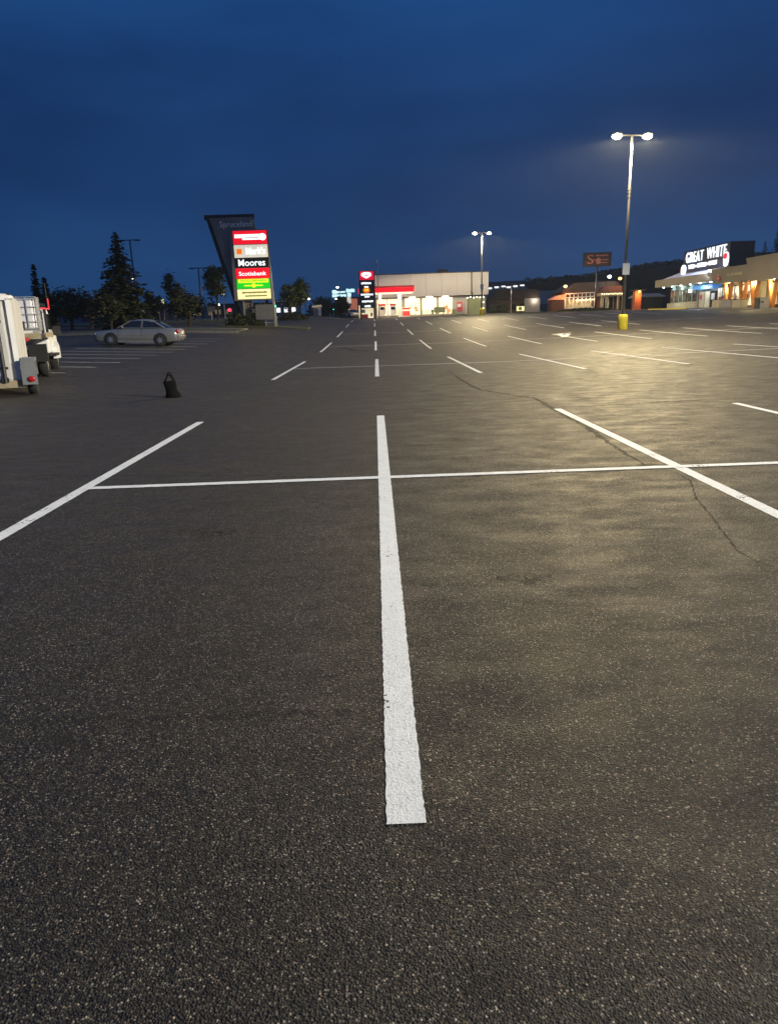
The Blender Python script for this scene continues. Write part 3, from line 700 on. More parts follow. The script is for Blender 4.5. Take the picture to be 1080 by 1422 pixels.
for px, lab in ((531, 'pale fuel pump under the canopy behind the fuel sign'), (546, 'pale fuel pump beside the canopy column')):
    p = gpt(px, 121); f = thing('fuel_pump', lab, 'fuel pump', p, 0, 'fuel pumps')
    MB().box((0, 0, .12), (1.3, 1, .24)).build('plinth', M['concrete'], f)
    bd = MB(); bd.box((0, 0, 1.05), (.9, .5, 1.6)); bd.build('body', M['white'], f, bevel=.04)
    MB().box((0, -.27, 1.45), (.6, .04, .4)).build('screen', M['glassdark'], f)
    MB().box((0, 0, 2.0), (1.0, .55, .28)).build('header', M['redpaint'], f)
    MB().tube([(.42, -.3, 1.5), (.55, -.4, .9), (.5, -.3, .6), (.36, -.3, 1.2)], .025, 6).build('hose', M['black'], f)
p = gpt(564, 126); f = thing('ice_freezer', 'red and white ice box standing against the store windows', 'ice box', p)
MB().box((0, 0, .8), (1.3, .8, 1.5)).build('cabinet', M['white'], f, bevel=.03); MB().box((0, -.42, .55), (1.2, .05, .8)).build('door', M['redpaint'], f); MB().box((0, -.42, 1.35), (1.2, .05, .3)).build('header', M['redpaint'], f)
p = gpt(505, 112.6); f = thing('display_rack', 'red and white goods rack under the black fuel sign', 'rack', p)
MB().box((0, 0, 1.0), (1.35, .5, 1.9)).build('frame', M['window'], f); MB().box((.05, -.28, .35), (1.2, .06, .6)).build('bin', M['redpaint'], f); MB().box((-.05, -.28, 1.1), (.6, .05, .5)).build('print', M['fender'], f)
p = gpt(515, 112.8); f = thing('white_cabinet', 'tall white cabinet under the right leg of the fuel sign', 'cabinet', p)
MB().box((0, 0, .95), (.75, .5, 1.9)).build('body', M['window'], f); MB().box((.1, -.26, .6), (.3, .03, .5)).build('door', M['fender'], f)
p = gpt(526, 112); f = thing('flag_pole', 'thin grey mast beside the fuel sign', 'mast', p); MB().tube([(0, 0, 0), (0, 0, 8.2)], [.06, .04], 8).build('mast', M['steel'], f); MB().ball((0, 0, 8.25), .09).build('finial', M['galv'], f)
# things in front of the store
p = gpt(610.5, 119); f = thing('grey_notice_board', 'low wide grey board on short posts before the store', 'board', p)
MB().box((0, 0, .95), (1.75, .12, .85)).build('board', M['greenbox'], f)
for s_ in (-.6, .6): MB().box((s_, 0, .25), (.1, .1, .55)).build('post', M['greenbox'], f)
p = gpt(630, 119); f = thing('utility_box', 'small grey-green utility box between the board and the green enclosure', 'utility box', p)
MB().box((0, 0, .45), (.62, .5, .9)).build('body', M['greenbox'], f, bevel=.03); MB().box((0, 0, .93), (.7, .56, .07)).build('lid', M['greenbox'], f)
p = gpt(659, 117); f = thing('green_enclosure', 'square green enclosure ringed with white bulbs beside the far lamp', 'enclosure', p)
MB().box((0, .6, 1.25), (2.0, 1.6, 2.5)).build('wall', M['greenbox'], f)
for s_ in (-.5, .5): MB().box((s_, -.23, 1.2), (.85, .05, 2.2)).build('door', M['greenbox'], f)
bb = MB(); 
for k in range(6): MB().ball((-1.2+k*.5, -.3, 2.62+.08*(k % 2)), .085, 8, 6).build('bulb', M['lampsmall'], f)
for s_ in (-1.35, 1.25): MB().bar((s_, 0, 0), (s_, 0, 2.6), .12).build('post', M['galv'], f)
for z in (1.9, 1.0, .4): MB().ball((1.32, -.1, z), .09, 8, 6).build('bulb', M['lampsmall'], f)

# ------------------------------------------------------------------ middle right: brown building, restaurant, billboard
def simple_roof(mb, x0, x1, y0, y1, z0, z1, over=.3):
    ym = (y0+y1)/2
    mb.prism([(y0-over, z0), (ym, z1), (y1+over, z0), (y1+over, z0-.15), (y0-over, z0-.15)], x0-over, x1+over, 'X')
Y = 150; c = gpt(712, Y); xx = lambda px: XA(px, Y, 415)-c.x; zz = lambda py: at(712, py, Y).z-c.z
t = thing('brown_store', 'long low brown building with a wide roof between the white store and the restaurant', 'building', c)
MB().box(((xx(676)+xx(748))/2, 5, zz(416)/2), (xx(748)-xx(676), 9.6, zz(416))).build('wall', M['brown'], t)
rf = MB(); rf.prism([(xx(674), zz(415.5)), (xx(750), zz(415.5)), (xx(745.5), zz(402)), (xx(690), zz(402.5))], -.3, 9, 'Y'); rf.build('roof', M['brownroof'], t)
MB().box((xx(738), -.35, zz(425)), (3.1, .25, 2.8)).build('pale_wall', M['wallgrey'], t)
wl = MB().box((xx(741), -.6, zz(417.5)), (.3, .25, .25)).build('wall_lamp', M['lampsmall'], t)
l = bpy.data.lights.new('wall_lamp_bulb', 'POINT'); l.energy = 90; l.color = (1, .8, .55); lo = bpy.data.objects.new('wall_lamp_bulb', l); col.objects.link(lo); lo.parent = t; lo.location = (xx(741), -1.0, zz(418))
for k, px in enumerate((698, 712, 725)):
    f_ = MB().box((xx(px), -.05, 1.3), (1.1, .1, 1.2)).build('window', M['darkmetal'], t); MB().box((xx(px), -.12, 1.3), (.95, .05, 1.05)).build('pane', M['glassdark'], f_)
Y = 165; c = gpt(760, Y); xx = lambda px: XA(px, Y, 415)-c.x; zz = lambda py: at(760, py, Y).z-c.z
t = thing('white_warehouse', 'pale boxy warehouse wall left of the restaurant', 'building', c)
MB().box((0, 3, (zz(405)+zz(422))/2), (xx(774)-xx(746), 6, zz(405)-zz(422))).build('wall', mat('pale_blue_grey_wall', (.36, .37, .42), .7, 0, .06, .5), t)
MB().box((0, 3, zz(422)/2), (xx(776)-xx(746), 5.6, zz(422))).build('base', M['slab'], t)
MB().box((0, 3, zz(405)+.1), (xx(774)-xx(746)+.2, 6.2, .2)).build('roof_trim', M['galv'], t)
Y = 146; p = gpt(709, 132); f = thing('signpost', 'thin pale post standing before the brown building', 'post', p)
MB().tube([(0, 0, 0), (0, 0, 4.7)], .06, 8).build('post', M['galv'], f); MB().box((0, -.07, 3.6), (.22, .03, .6)).build('plate', M['white'], f)
p = gpt(722, 130); f = thing('yellow_direction_sign', 'small low yellow and dark sign by the kerb of the brown building', 'sign', p)
MB().box((0, 0, .75), (1.3, .15, .75)).build('board', M['signpale'], f); MB().box((-.05, -.1, .75), (.55, .04, .5)).build('print', M['slab'], f)
for s_ in (-.5, .5): MB().box((s_, 0, .2), (.08, .08, .42)).build('post', M['galv'], f)
# restaurant
Y = 132; c = gpt(812, Y); xx = lambda px: XA(px, Y, 415)-c.x; zz = lambda py: at(812, py, Y).z-c.z
t = thing('restaurant', 'red brick restaurant with a bulb-lit white porch and pillared entrance', 'building', c)
MB().box(((xx(783)+xx(868))/2, 5.5, zz(404)/2), (xx(868)-xx(783), 9, zz(404))).build('wall', M['brick'], t)
rf = MB(); rf.prism([(xx(779), zz(405)), (xx(872), zz(403)), (xx(856), zz(391)), (xx(800), zz(392))], 1.2, 10, 'Y'); rf.build('roof', M['brownroof'], t)
MB().box((xx(773), .6, zz(415)/2), (xx(783)-xx(765), 2.6, zz(415))).build('brick_wing', M['brick'], t)
pr = MB(); pr.prism([(xx(763), zz(415)), (xx(783), zz(415)), (xx(784), zz(408)), (xx(775), zz(409))], -.8, 2.2, 'Y'); pr.build('wing_roof', M['orangewall'], t)  # lamplight on this roof is put in as emission
beam = MB(); beam.bar((xx(783), -.6, zz(413)), (xx(824), -.6, zz(412)), .18); beam.bar((xx(783), -.6, zz(407.5)), (xx(824), -.6, zz(406.5)), .14); beam.bar((xx(783), -.6, zz(427.5)), (xx(824), -.6, zz(427)), .14); pb = beam.build('porch_rail', M['white'], t)
for k in range(8): MB().bar((xx(783+k*5.8), -.6, 0), (xx(783+k*5.8), -.6, zz(412.5)), .14).build('porch_post', M['white'], t)
for k in range(8):
    MB().bar((xx(784+k*5.6), -.55, zz(407.4)), (xx(784+k*5.6), -.55, zz(412.6)), .12).build('baluster', M['white'], t)
for k in range(12): MB().ball((xx(799+k*2.2), -.35, zz(417-.1*k+.7*(k % 2))), .085, 7, 5).build('porch_bulb', M['bulb'], t)
for k in range(5):
    f_ = MB().box((xx(788+k*8), .93, 1.25), (.95, .14, 1.6)).build('window', M['white'], t); MB().box((xx(788+k*8), .84, 1.25), (.8, .06, 1.4)).build('pane', M['windowwarm'], f_)
en = MB(); en.box(((xx(830)+xx(862))/2, -.4, zz(410)), (xx(862)-xx(830), 2.6, .5)); en.build('portico_beam', M['beige'], t)
for px in (831.5, 838, 854, 860.5): MB().box((xx(px), -1.5, zz(411)/2), (.3, .3, zz(411))).build('pillar', M['beige'], t)
MB().box(((xx(838)+xx(854))/2, .9, 1.25), (2.0, .12, 2.5)).build('door_frame', M['white'], t)
for s_ in (-.48, .48):
    d_ = MB().box(((xx(838)+xx(854))/2+s_, .82, 1.15), (.75, .06, 2.1)).build('door', M['glassdark'], t); MB().box(((xx(838)+xx(854))/2+s_*.3, .77, 1.15), (.05, .05, .5)).build('handle', M['galv'], d_)
for k in range(11): MB().ball((xx(831+k*3), -1.78, zz(409.3+.5*(k % 2))), .085, 7, 5).build('portico_bulb', M['bulb'], t)
gb = MB(); gb.prism([(xx(832), zz(407)), (xx(862), zz(407)), (xx(860), zz(399)), (xx(836), zz(399))], -.6, 1.5, 'Y'); gb.build('portico_roof', M['brick'], t)
for px, py, mm, e_ in ((782.5, 397, 'lamporange', 420), (857, 388.5, 'lamporange', 420), (842.5, 385.5, 'lampwhite', 200)):
    MB().bar((xx(px), 1.2, zz(405)), (xx(px), -.6, zz(py)), .07).build('lamp_bracket', M['darkmetal'], t)
    MB().ball((xx(px), -.8, zz(py)), .3, 12, 8, (1.1, .7, .8)).build('flood_lamp', M[mm], t)
    l = bpy.data.lights.new('flood_bulb', 'POINT'); l.energy = e_*.8; l.shadow_soft_size = .3; l.color = (1, .55, .2) if mm == 'lamporange' else (.95, .97, 1); lo = bpy.data.objects.new('flood_bulb', l); col.objects.link(lo); lo.parent = t; lo.location = (xx(px), -1.5, zz(py)-.3)
l = bpy.data.lights.new('porch_bulbs_light', 'AREA'); l.shape = 'RECTANGLE'; l.size = 9; l.size_y = .5; l.energy = 160; l.color = (1, .62, .3); lo = bpy.data.objects.new('porch_bulbs_light', l); col.objects.link(lo); lo.parent = t; lo.location = (xx(815), -.9, zz(414))
# billboard
Y = 119; c = gpt(826, Y); xx = lambda px: XA(px, Y, 360)-c.x; zz = lambda py: at(828, py, Y).z-c.z
t = thing('pole_sign', 'dark wide sign board with a dim orange S on a tall single pole', 'sign', c)
MB().tube([(0, .2, -.1), (0, .2, zz(370))], .16, 12).build('pole', M['steel'], t, True)
MB().box((xx(829), .15, zz(360.3)), (xx(848)-xx(810), .5, zz(350.5)-zz(370))).build('cabinet', M['darkmetal'], t)
fo = MB().box((xx(829), -.12, zz(360.3)), (xx(847)-xx(811), .05, zz(351.5)-zz(369))).build('sign_face', mat('dim_maroon_face', (.035, .012, .010), .5, emit=.06, ecol=(.3, .1, .06)), t)
moved(text_mb('S', 1.35, 1.0, .03), Matrix.Translation((xx(819), -.17, zz(360)))).build('lettering', M['billprint'], fo)
for k, (pa, pb, py, hh) in enumerate(((826, 843, 355, .22), (823, 844, 361, .14), (831, 843, 365, .14))):
    moved(wedge_block(0, xx(pb)-xx(pa), 90+k, hh), Matrix.Translation((xx((pa+pb)/2), -.17, zz(py)))).build('lettering', M['billprint'], fo)
MB().ball((xx(830), -.15, zz(362.5)), .38, 10, 7, (1, .12, 1.3)).build('emblem', M['billprint'], fo)
# small lit kiosk and dark shed
Y = 118; p = gpt(884, Y); f = thing('lit_booth', 'narrow orange-lit booth with a lamp left of the dark shed', 'booth', p)
MB().box((0, .5, 1.45), (1.0, 1.0, 2.9)).build('wall', mat('orange_painted_wall', (.5, .13, .05), .7), f); MB().box((0, .3, 2.98), (1.9, 1.9, .16)).build('roof', M['brownroof'], f)
MB().ball((0, -.45, 2.75), .2, 10, 7).build('lamp', M['lamporange'], f)
l = bpy.data.lights.new('booth_bulb', 'POINT'); l.energy = 160; l.color = (1, .5, .16); l.shadow_soft_size = .2; lo = bpy.data.objects.new('booth_bulb', l); col.objects.link(lo); lo.parent = f; lo.location = (0, -.8, 2.3)
Y = 122; c = gpt(908, Y); xx = lambda px: XA(px, Y, 415)-c.x; zz = lambda py: at(908, py, Y).z-c.z
t = thing('dark_shed', 'unlit dark shed between the orange booth and the mall', 'shed', c)
MB().box(((xx(892)+xx(920))/2, 3, zz(411)/2), (xx(920)-xx(892), 5, zz(411))).build('wall', M['slabedge'], t)
rf = MB(); simple_roof(rf, xx(891), xx(921), .4, 5.6, zz(411), zz(406.5)); rf.build('roof', M['slab'], t)
MB().box((xx(902), .45, 1.0), (1.3, .08, 2.0)).build('door', M['darkmetal'], t)

# ------------------------------------------------------------------ shopping mall on the right: its front runs away from the camera along x = 43
GX = 43.0
def mz(px, py, Y): return at(px, py, Y).z
t = thing('shopping_mall', 'taupe shopping mall with orange slanted columns along the right side of the lot', 'building', (GX, 88, 1.55))
def P3(x, y, z): return (x-GX, y-88, z-1.55)
def mbox(name, x0, x1, y0, y1, z0, z1, m, parent=t, bevel=0):
    return MB().box(P3((x0+x1)/2, (y0+y1)/2, (z0+z1)/2), (abs(x1-x0), abs(y1-y0), z1-z0)).build(name, m, parent, bevel=bevel)
mbox('wall', GX+.3, GX+18, 60, 107, .8, 5.6, M['beige'])
mbox('fascia', 41.0, GX+3, 90.5, 109, 5.0, 6.02, M['taupe'])
f2 = MB(); f2.prism([(41.2, 4.62), (GX+2, 4.62), (GX+2, 6.3), (40.6, 6.3)], 80.9, 90.3, 'Y', Matrix.Translation((-GX, -88, -1.55))); f2.build('fascia', M['taupe'], t)
f3 = MB(); f3.prism([(40.6, 4.45), (GX+2, 4.45), (GX+2, 6.85), (39.9, 6.85)], 60, 80.6, 'Y', Matrix.Translation((-GX, -88, -1.55))); f3.build('fascia', M['taupe'], t)
mbox('flat_roof', GX-1, GX+18, 60.2, 107, 5.6, 5.9, M['slab'])
mbox('back_parapet', GX+1.5, GX+2.2, 60, 80.6, 6.0, 7.3, M['slabedge'])
# hipped metal roof under the sign
hp = MB(); hp.add([P3(*q) for q in ((41.2, 106.8, 6.03), (41.2, 90.6, 6.03), (50, 90.6, 6.03), (50, 106.8, 6.03), (44.2, 101.4, 7.6), (44.2, 90.6, 7.6), (47, 90.6, 7.6), (47, 101.4, 7.6))], [(0, 1, 5, 4), (3, 0, 4, 7), (1, 2, 6, 5), (2, 3, 7, 6), (4, 5, 6, 7), (0, 3, 2, 1)]); hp.build('metal_roof', M['blueroof'], t)
rb = MB()
for k in range(8): y = 91+k*2.1; rb.bar(P3(41.3, y, 6.09), P3(44.1, min(y, 101), 7.57), .06)
rb.build('roof_seam', M['blueroof'], t)
# base wall, windows, doors
kn = 1.98
mbox('stone_plinth', 42.6, 43.3, 98.9, 108.2, 1.8, 2.75, M['beige'])
for k in range(3):
    y0 = 99.0+k*3.0; f_ = mbox('window', 42.95, 43.32, y0, y0+2.85, 2.75, 4.7, M['galv']); mbox('pane', 42.86, 42.94, y0+.12, y0+2.73, 2.85, 4.55, mat('reflecting_window', (.05, .055, .05), .12, 0, .8, 2.5, c2=(.16, .15, .12)), f_)
    mbox('mullion', 42.80, 42.86, y0+1.35, y0+1.45, 2.85, 4.55, M['galv'], f_)
for k in range(3):
    y = 100.2+k*3.0; MB().ball(P3(42.7, y, 4.72), .34, 12, 7, (.35, 1.6, .8)).build('wall_lamp', mat('pale_cyan_lamp', (.4, .6, .62), .5, emit=.55, ecol=(.45, .85, .9)), t)
for k in range(6): MB().ball(P3(41.7, 92.5+k*3.0, 4.98), .13, 10, 6, (1, 1, .6)).build('soffit_lamp', M['lampwhite'], t)
mbox('entrance_recess', 43.0, 43.31, 93.2, 98.8, 1.75, 4.6, M['darkmetal'])
mbox('entrance_awning', 42.2, 43.3, 93.1, 98.8, 4.25, 4.75, mat('blue_lit_awning', (.05, .2, .6), .5, emit=.35, ecol=(.08, .35, 1)))
for k, y0 in enumerate((93.5, 95.2, 96.9)):
    d_ = mbox('door', 42.9, 42.99, y0, y0+1.4, 1.75, 3.95, M['glassdark' if k != 1 else 'beige'] if k != 2 else M['beige']); mbox('handle', 42.84, 42.9, y0+.2, y0+.27, 2.6, 3.1, M['galv'], d_)
mbox('door_notice', 42.84, 42.9, 93.7, 94.6, 2.9, 3.7, M['panelwhite']); mbox('door_notice', 42.83, 42.89, 97.4, 98.1, 3.0, 3.6, M['posterred'])
for k, y0 in enumerate((90.2, 87.2, 84.4, 76.8, 72.0)):
    w = [2.8, 2.7, 2.4, 4.2, 4.2][k]
    f_ = mbox('window', 42.95, 43.32, y0, y0+w, 1.9, 4.4, M['darkmetal']); mbox('pane', 42.87, 42.94, y0+.12, y0+w-.12, 2.0, 4.25, [glow('shop_window_glow', (.9, .72, .5), .28, .8, 1.3), glow('shop_window_glow', (.7, .68, .55), .3, .7, 1.0), M['window'], glow('shop_window_glow', (.9, .55, .35), .32, .85, 1.6), M['windowwarm']][k], f_)
    random.seed(95+k)
    for q in range(5): yy = random.uniform(y0+.4, y0+w-.4); MB().box(P3(42.84, yy, random.uniform(2.3, 3.4)), (.04, random.uniform(.3, .8), random.uniform(.3, .9))).build('display', M[['posterred', 'slab', 'timber', 'posterred', 'brown'][(k+q) % 5]], f_)
    mbox('mullion', 42.81, 42.87, y0+w/2-.05, y0+w/2+.05, 2.0, 4.25, M['darkmetal'], f_)
def vcol(y, lean):
    v = MB(); v.bar(P3(41.6, y, 1.7), P3(41.6, y+lean, 4.7), .34, .3); o = v.build('slanted_column', M['timber'], t); return o
for y in (87.4, 83.9, 81.3, 77.6): vcol(y, 1.0); vcol(y-.1, -.5)
mbox('stone_pier', 41.9, 42.9, 81.5, 82.1, 1.4, 4.5, M['beige']); mbox('stone_pier', 41.9, 42.9, 76.0, 76.6, 1.3, 4.5, M['beige'])
for y, e_, c_ in ((95.5, 200, (.75, .9, 1)), (104, 180, (.75, 1, .95)), (87.5, 240, (1, .8, .5)), (82, 420, (1, .82, .42)), (77.5, 520, (1, .82, .42))):
    l = bpy.data.lights.new('soffit_light', 'POINT'); l.energy = e_; l.color = c_; l.shadow_soft_size = .2; lo = bpy.data.objects.new('soffit_light', l); col.objects.link(lo); lo.parent = t; l.energy = e_*1.0; lo.location = P3(41.7, y, 4.3)
for y in (87.5, 82, 77.5): MB().ball(P3(41.9, y, 4.6), .12, 10, 6, (1, 1, .5)).build('soffit_lamp', M['lampsmall'], t)
# faint lettering and a red badge on the second fascia
RX = Matrix.Rotation(R(-90), 4, 'Z')     # lettering faces -X
def mtext(mb, x, y, z, mm, name, parent=t): return moved(mb, Matrix.Translation(P3(x, y, z)) @ RX).build(name, M[mm] if isinstance(mm, str) else mm, parent)
random.seed(99); scr = MB(); yy = 0
pts = []
for k in range(60): pts.append((-1.9+k*.064, 0, .16*math.sin(k*1.15)+(.18 if k in (2, 3, 25, 26, 30) else 0)+random.uniform(-.05, .05)))
gold = mat('thin_gold_lettering', (.42, .36, .2), .5, emit=.12, ecol=(.6, .5, .3))
for seg in (pts[:13], pts[15:28], pts[30:58]): mtext(MB().tube(seg, .03, 6), 40.86, 84.8, 5.45, gold, 'lettering')
bd = mbox('badge', 40.86, 40.96, 88.4, 89.4, 4.95, 6.0, M['posterred'])
mtext(MB().box((0, 0, .18), (.28, .03, .42)), 40.84, 88.85, 5.5, 'panelwhite', 'badge_mark', bd); mtext(MB().box((.05, 0, -.3), (.32, .03, .18)), 40.84, 88.85, 5.5, 'panelwhite', 'badge_mark', bd)
# roof sign
t2 = thing('roof_sign', 'navy roof sign box with glowing GREAT WHITE lettering', 'sign', (GX, 95.4, 6.6))
Q3 = lambda x, y, z: (x-GX, y-91.5, z-7.0-(y-91.5)*.01)
MB().box(Q3(43.45, 91.5, 8.35), (2.9, 13.2, 2.75)).build('cabinet', M['navy'], t2)
def rtext(mb, y, z, mm, name): return moved(mb, Matrix.Translation(Q3(41.95, y, z)) @ RX).build(name, M[mm], t2)
def oval_dot(): return MB().prism([(.12*math.cos(k*.628), .12*math.sin(k*.628)) for k in range(10)], -.05, .05, 'Y')
rtext(text_mb('GREAT', 1.3, 5.2, .1, .0, spacing=1.14), 94.5, 8.85, 'signwhitehot', 'lettering')
rtext(text_mb('WHITE', 1.3, 5.2, .1, .0, spacing=1.14), 88.3, 8.85, 'signwhitehot', 'lettering')
for word, wy, ww in (('TOYS', 95.3, 1.75), ('COMICS', 92.2, 2.6), ('GAMES', 89.15, 2.2)): rtext(text_mb(word, .5, ww, .1, .012), wy, 7.65, 'signwhite', 'lettering')
for wy in (94.0, 90.6): rtext(oval_dot(), wy, 7.65, 'signwhite', 'lettering_dot')
def oval(a, b): return MB().prism([(a*math.cos(k*.3142), b*math.sin(k*.3142)) for k in range(20)], -.06, .06, 'Y')
rtext(oval(.75, .68), 97.7, 7.4, 'signwhite', 'round_emblem'); o = rtext(oval(.45, .4), 97.7, 7.4, 'signcrimson', 'emblem_centre'); o.location.x = -.09; o.data.materials[0] = glow('pale_pink_print', (1, .6, .65), .8)
rtext(oval(.62, .85), 85.6, 7.75, 'signwhite', 'round_emblem'); o = rtext(oval(.42, .34), 85.65, 8.1, 'signcrimson', 'emblem_centre'); o.location.x = -.09
for y in (86, 91, 96): MB().bar(Q3(43.4, y, 6.5), Q3(43.4, y, 7.0), .16).build('stand', M['steel'], t2)
MB().box(Q3(41.2, 86.9, 6.65), (.3, 2.6, .12)).build('strip_lamp', M['lampwhite'], t2)
l = bpy.data.lights.new('sign_spill', 'AREA'); l.shape = 'RECTANGLE'; l.size = 11; l.size_y = 1.2; l.energy = 260; l.color = (.75, .85, 1); lo = bpy.data.objects.new('sign_spill', l); col.objects.link(lo); lo.parent = t2
lo.location = Q3(41.2, 92.5, 8.2); lo.rotation_euler = (R(35)*0, R(-25), R(90))
# planters and bins on the pavement
def pav(y): return H(41.5, y)+.14
for y, L_, mm, lab in ((89.4, 1.9, 'beige', 'short beige planter box right of the mall entrance'), (86.8, 2.6, 'greybin', 'long dark grey planter between the beige boxes'), (84.3, 1.9, 'beige', 'beige planter box between the first two slanted columns')):
    f = thing('planter_box', lab, 'planter', (41.5, y, pav(y)), 0, 'planter boxes before the mall')
    b_ = MB(); b_.box((0, 0, .42), (.9, L_, .84)); b_.build('box', M[mm], f, bevel=.03); MB().box((0, 0, .85), (.76, L_-.16, .06)).build('soil', M['bark'], f)
for y, mm, lab in ((79.5, 'darkmetal', 'dark square litter bin beside the stone pier'), (78.3, 'greybin', 'light grey litter bin right of the dark one')):
    f = thing('litter_bin', lab, 'litter bin', (41.3, y, pav(y)), 0, 'litter bins before the mall')
    MB().box((0, 0, .5), (.75, .95, 1.0)).build('body', M[mm], f, bevel=.04); MB().box((0, 0, 1.05), (.8, 1.0, .12)).build('lid', M[mm], f)
    MB().box((-.39, 0, .68), (.03, .5, .22)).build('slot', M['black'], f)

# ------------------------------------------------------------------ far left and centre background
Y = 185; c = gpt(478, Y); xx = lambda px: XA(px, Y, 415)-c.x; zz = lambda py: at(478, py, Y).z-c.z
t = thing('far_lit_sign', 'far white glowing sign in two joined bars left of the fuel sign', 'sign', c)
MB().tube([(xx(467), .3, 0), (xx(467), .3, zz(413))], .18, 8).build('pole', M['steel'], t); MB().tube([(xx(487), .3, 0), (xx(487), .3, zz(412))], .18, 8).build('pole', M['steel'], t)
MB().box((xx(471.5), 0, zz(408)), (xx(482)-xx(461), .4, zz(402.5)-zz(413))).build('board', M['slab'], t)
for k, (pa, pb, py, hh, mm) in enumerate(((461.5, 468, 405, .9, 'signcyan'), (467, 480, 405.5, .5, 'signcyan'), (461.5, 481, 410.5, .75, 'signcyan'), (481, 493, 404, .95, 'signcyan'))):
    moved(wedge_block(0, xx(pb)-xx(pa), 110+k, hh), Matrix.Translation((xx((pa+pb)/2), -.25, zz(py)))).build('lettering', M[mm], t)
MB().box((xx(485), 0, zz(409.5)), (.9, .3, .9)).build('lettering', M['signcyan'], t)
Y = 178; c = gpt(484, Y); xx = lambda px: XA(px, Y, 415)-c.x; zz = lambda py: at(484, py, Y).z-c.z
t = thing('orange_shop', 'orange and white lit shop front left of the fuel sign', 'building', c)
MB().box(((xx(472)+xx(499))/2, 4, zz(414)/2), (xx(499)-xx(472), 8, zz(414))).build('wall', M['brown'], t)
MB().box(((xx(486)+xx(495))/2, -.2, (zz(413)+zz(437))/2), (xx(495)-xx(484), .3, zz(413)-zz(433))).build('lit_front', M['orangewall'], t)
MB().box(((xx(473)+xx(487))/2, -.25, zz(424)), (xx(486)-xx(473), .3, .9)).build('awning', M['panelwhite'], t)
MB().box((xx(484.5), -.4, zz(417)), (.9, .2, 1.5)).build('sign', M['signcream'], t)
MB().box((xx(489), -.1, 1.2), (1.8, .2, 1.9)).build('window', M['window'], t); MB().box((xx(480), -.1, 1.5), (2.2, .2, 1.2)).build('window', M['windowwarm'], t)
MB().box(((xx(472)+xx(499))/2, 4, zz(414)+.1), (xx(499)-xx(472)+.4, 8.4, .25)).build('roof', M['brownroof'], t)
p = gpt(441, 128); f = thing('white_kiosk', 'small white roofed kiosk far across the road', 'kiosk', p)
MB().box((0, 0, .75), (1.3, 1.2, 1.5)).build('wall', M['fender'], f); MB().box((.45, -.62, .75), (.5, .05, 1.2)).build('door', M['white'], f)
MB().prism([(-.85, 1.5), (.85, 1.5), (.7, 1.85), (-.7, 1.85)], -.8, .8, 'Y').build('roof', M['white'], f)
def signal(px, py, Y, mm, lab):
    q = at(px, py, Y); gz = H(q.x, Y); f = thing('traffic_signal', lab, 'traffic light', (q.x, Y, gz), 0, 'traffic signals'); hh = q.z-gz
    MB().tube([(0, .2, -.1), (0, .2, hh+.6)], [.1, .08], 8).build('pole', M['galv'], f); MB().box((0, 0, hh), (.42, .3, 1.15)).build('housing', M['black'], f)
    for k, z in enumerate((.36, 0, -.36)):
        on = (mm == 'greenlight' and k == 2) or (mm == 'redlight' and k == 0)
        MB().ball((0, -.16, hh+z), .2 if on else .13, 10, 6, (1, .4, 1)).build('signal_lens', M[mm] if on else M['glassdark'], f)
signal(371, 421.6, 104, 'greenlight', 'green traffic signal seen through the plaza sign posts'); signal(381.5, 421.6, 106, 'greenlight', 'green traffic signal touching the right post of the plaza sign')
signal(457.5, 427, 190, 'greenlight', 'far green traffic signal, left of the pair by the kiosk'); signal(463, 427, 190, 'greenlight', 'far green traffic signal, right of the pair by the kiosk')
signal(319.5, 434.5, 98, 'redlight', 'red traffic signal under the leaning tower')
def far_lamp(px, py, Y, lab, mm='lampsmall', r_=.2):
    q = at(px, py, Y); gz = H(q.x, Y); f = thing('far_street_lamp', lab, 'street lamp', (q.x, Y, gz), 0, 'far lit street lamps'); hh = q.z-gz
    MB().tube([(.5, 0, -.1), (.5, 0, hh+.15), (.1, 0, hh+.25)], [.09, .07, .05], 7).build('pole', M['steel'], f); MB().box((0, 0, hh+.2), (.6, .3, .1)).build('lamp_head', M['darkmetal'], f)
    MB().ball((0, 0, hh), r_, 10, 7, (1.1, .8, .8)).build('lens', M[mm], f)
for a in ((184, 388, 98, 'lit lamp at the right edge of the tall spruce'), (208.5, 419, 112, 'lit lamp right of the spruce, level with its lower branches'), (239.5, 409, 116, 'lit lamp in front of the slim tall tree'), (271.5, 437, 120, 'low lit lamp right of the round dark tree trunk'),
          (305.5, 402.5, 115, 'lit lamp right of the light green tree'), (303.5, 423, 150, 'small lit lamp low beside the light green trunk'), (393, 421, 200, 'small lit lamp just right of the plaza sign post'), (410, 413, 170, 'bright lit lamp against the pair of green trees'),
          (421, 414.5, 190, 'small lit lamp right of the taller green tree'), (429, 415, 210, 'thin lit lamp left of the kiosk'), (449.5, 421.5, 190, 'bright lit lamp above the kiosk'), (468.5, 399, 175, 'bright lamp over the white glowing sign'),
          (467, 415, 180, 'lamp just under the white glowing sign'), (346.5, 425.5, 190, 'small lamp seen between the sign posts'), (384, 431, 170, 'low lamp right of the plaza sign foot'), (443, 419, 230, 'faint far lamp left of the bright kiosk lamp')):
    far_lamp(*a[:3], a[3], r_=.00155*a[2])
def small_sign(px, Y, hh, w, mm, lab, post=M['galv'], name='roadside_sign'):
    p = gpt(px, Y); f = thing(name, lab, 'sign', p, 0, 'small roadside signs')
    MB().tube([(0, .05, -.1), (0, .05, hh)], .05, 7).build('post', post, f); MB().box((0, 0, hh-.25), (w, .06, .6)).build('plate', M[mm], f)
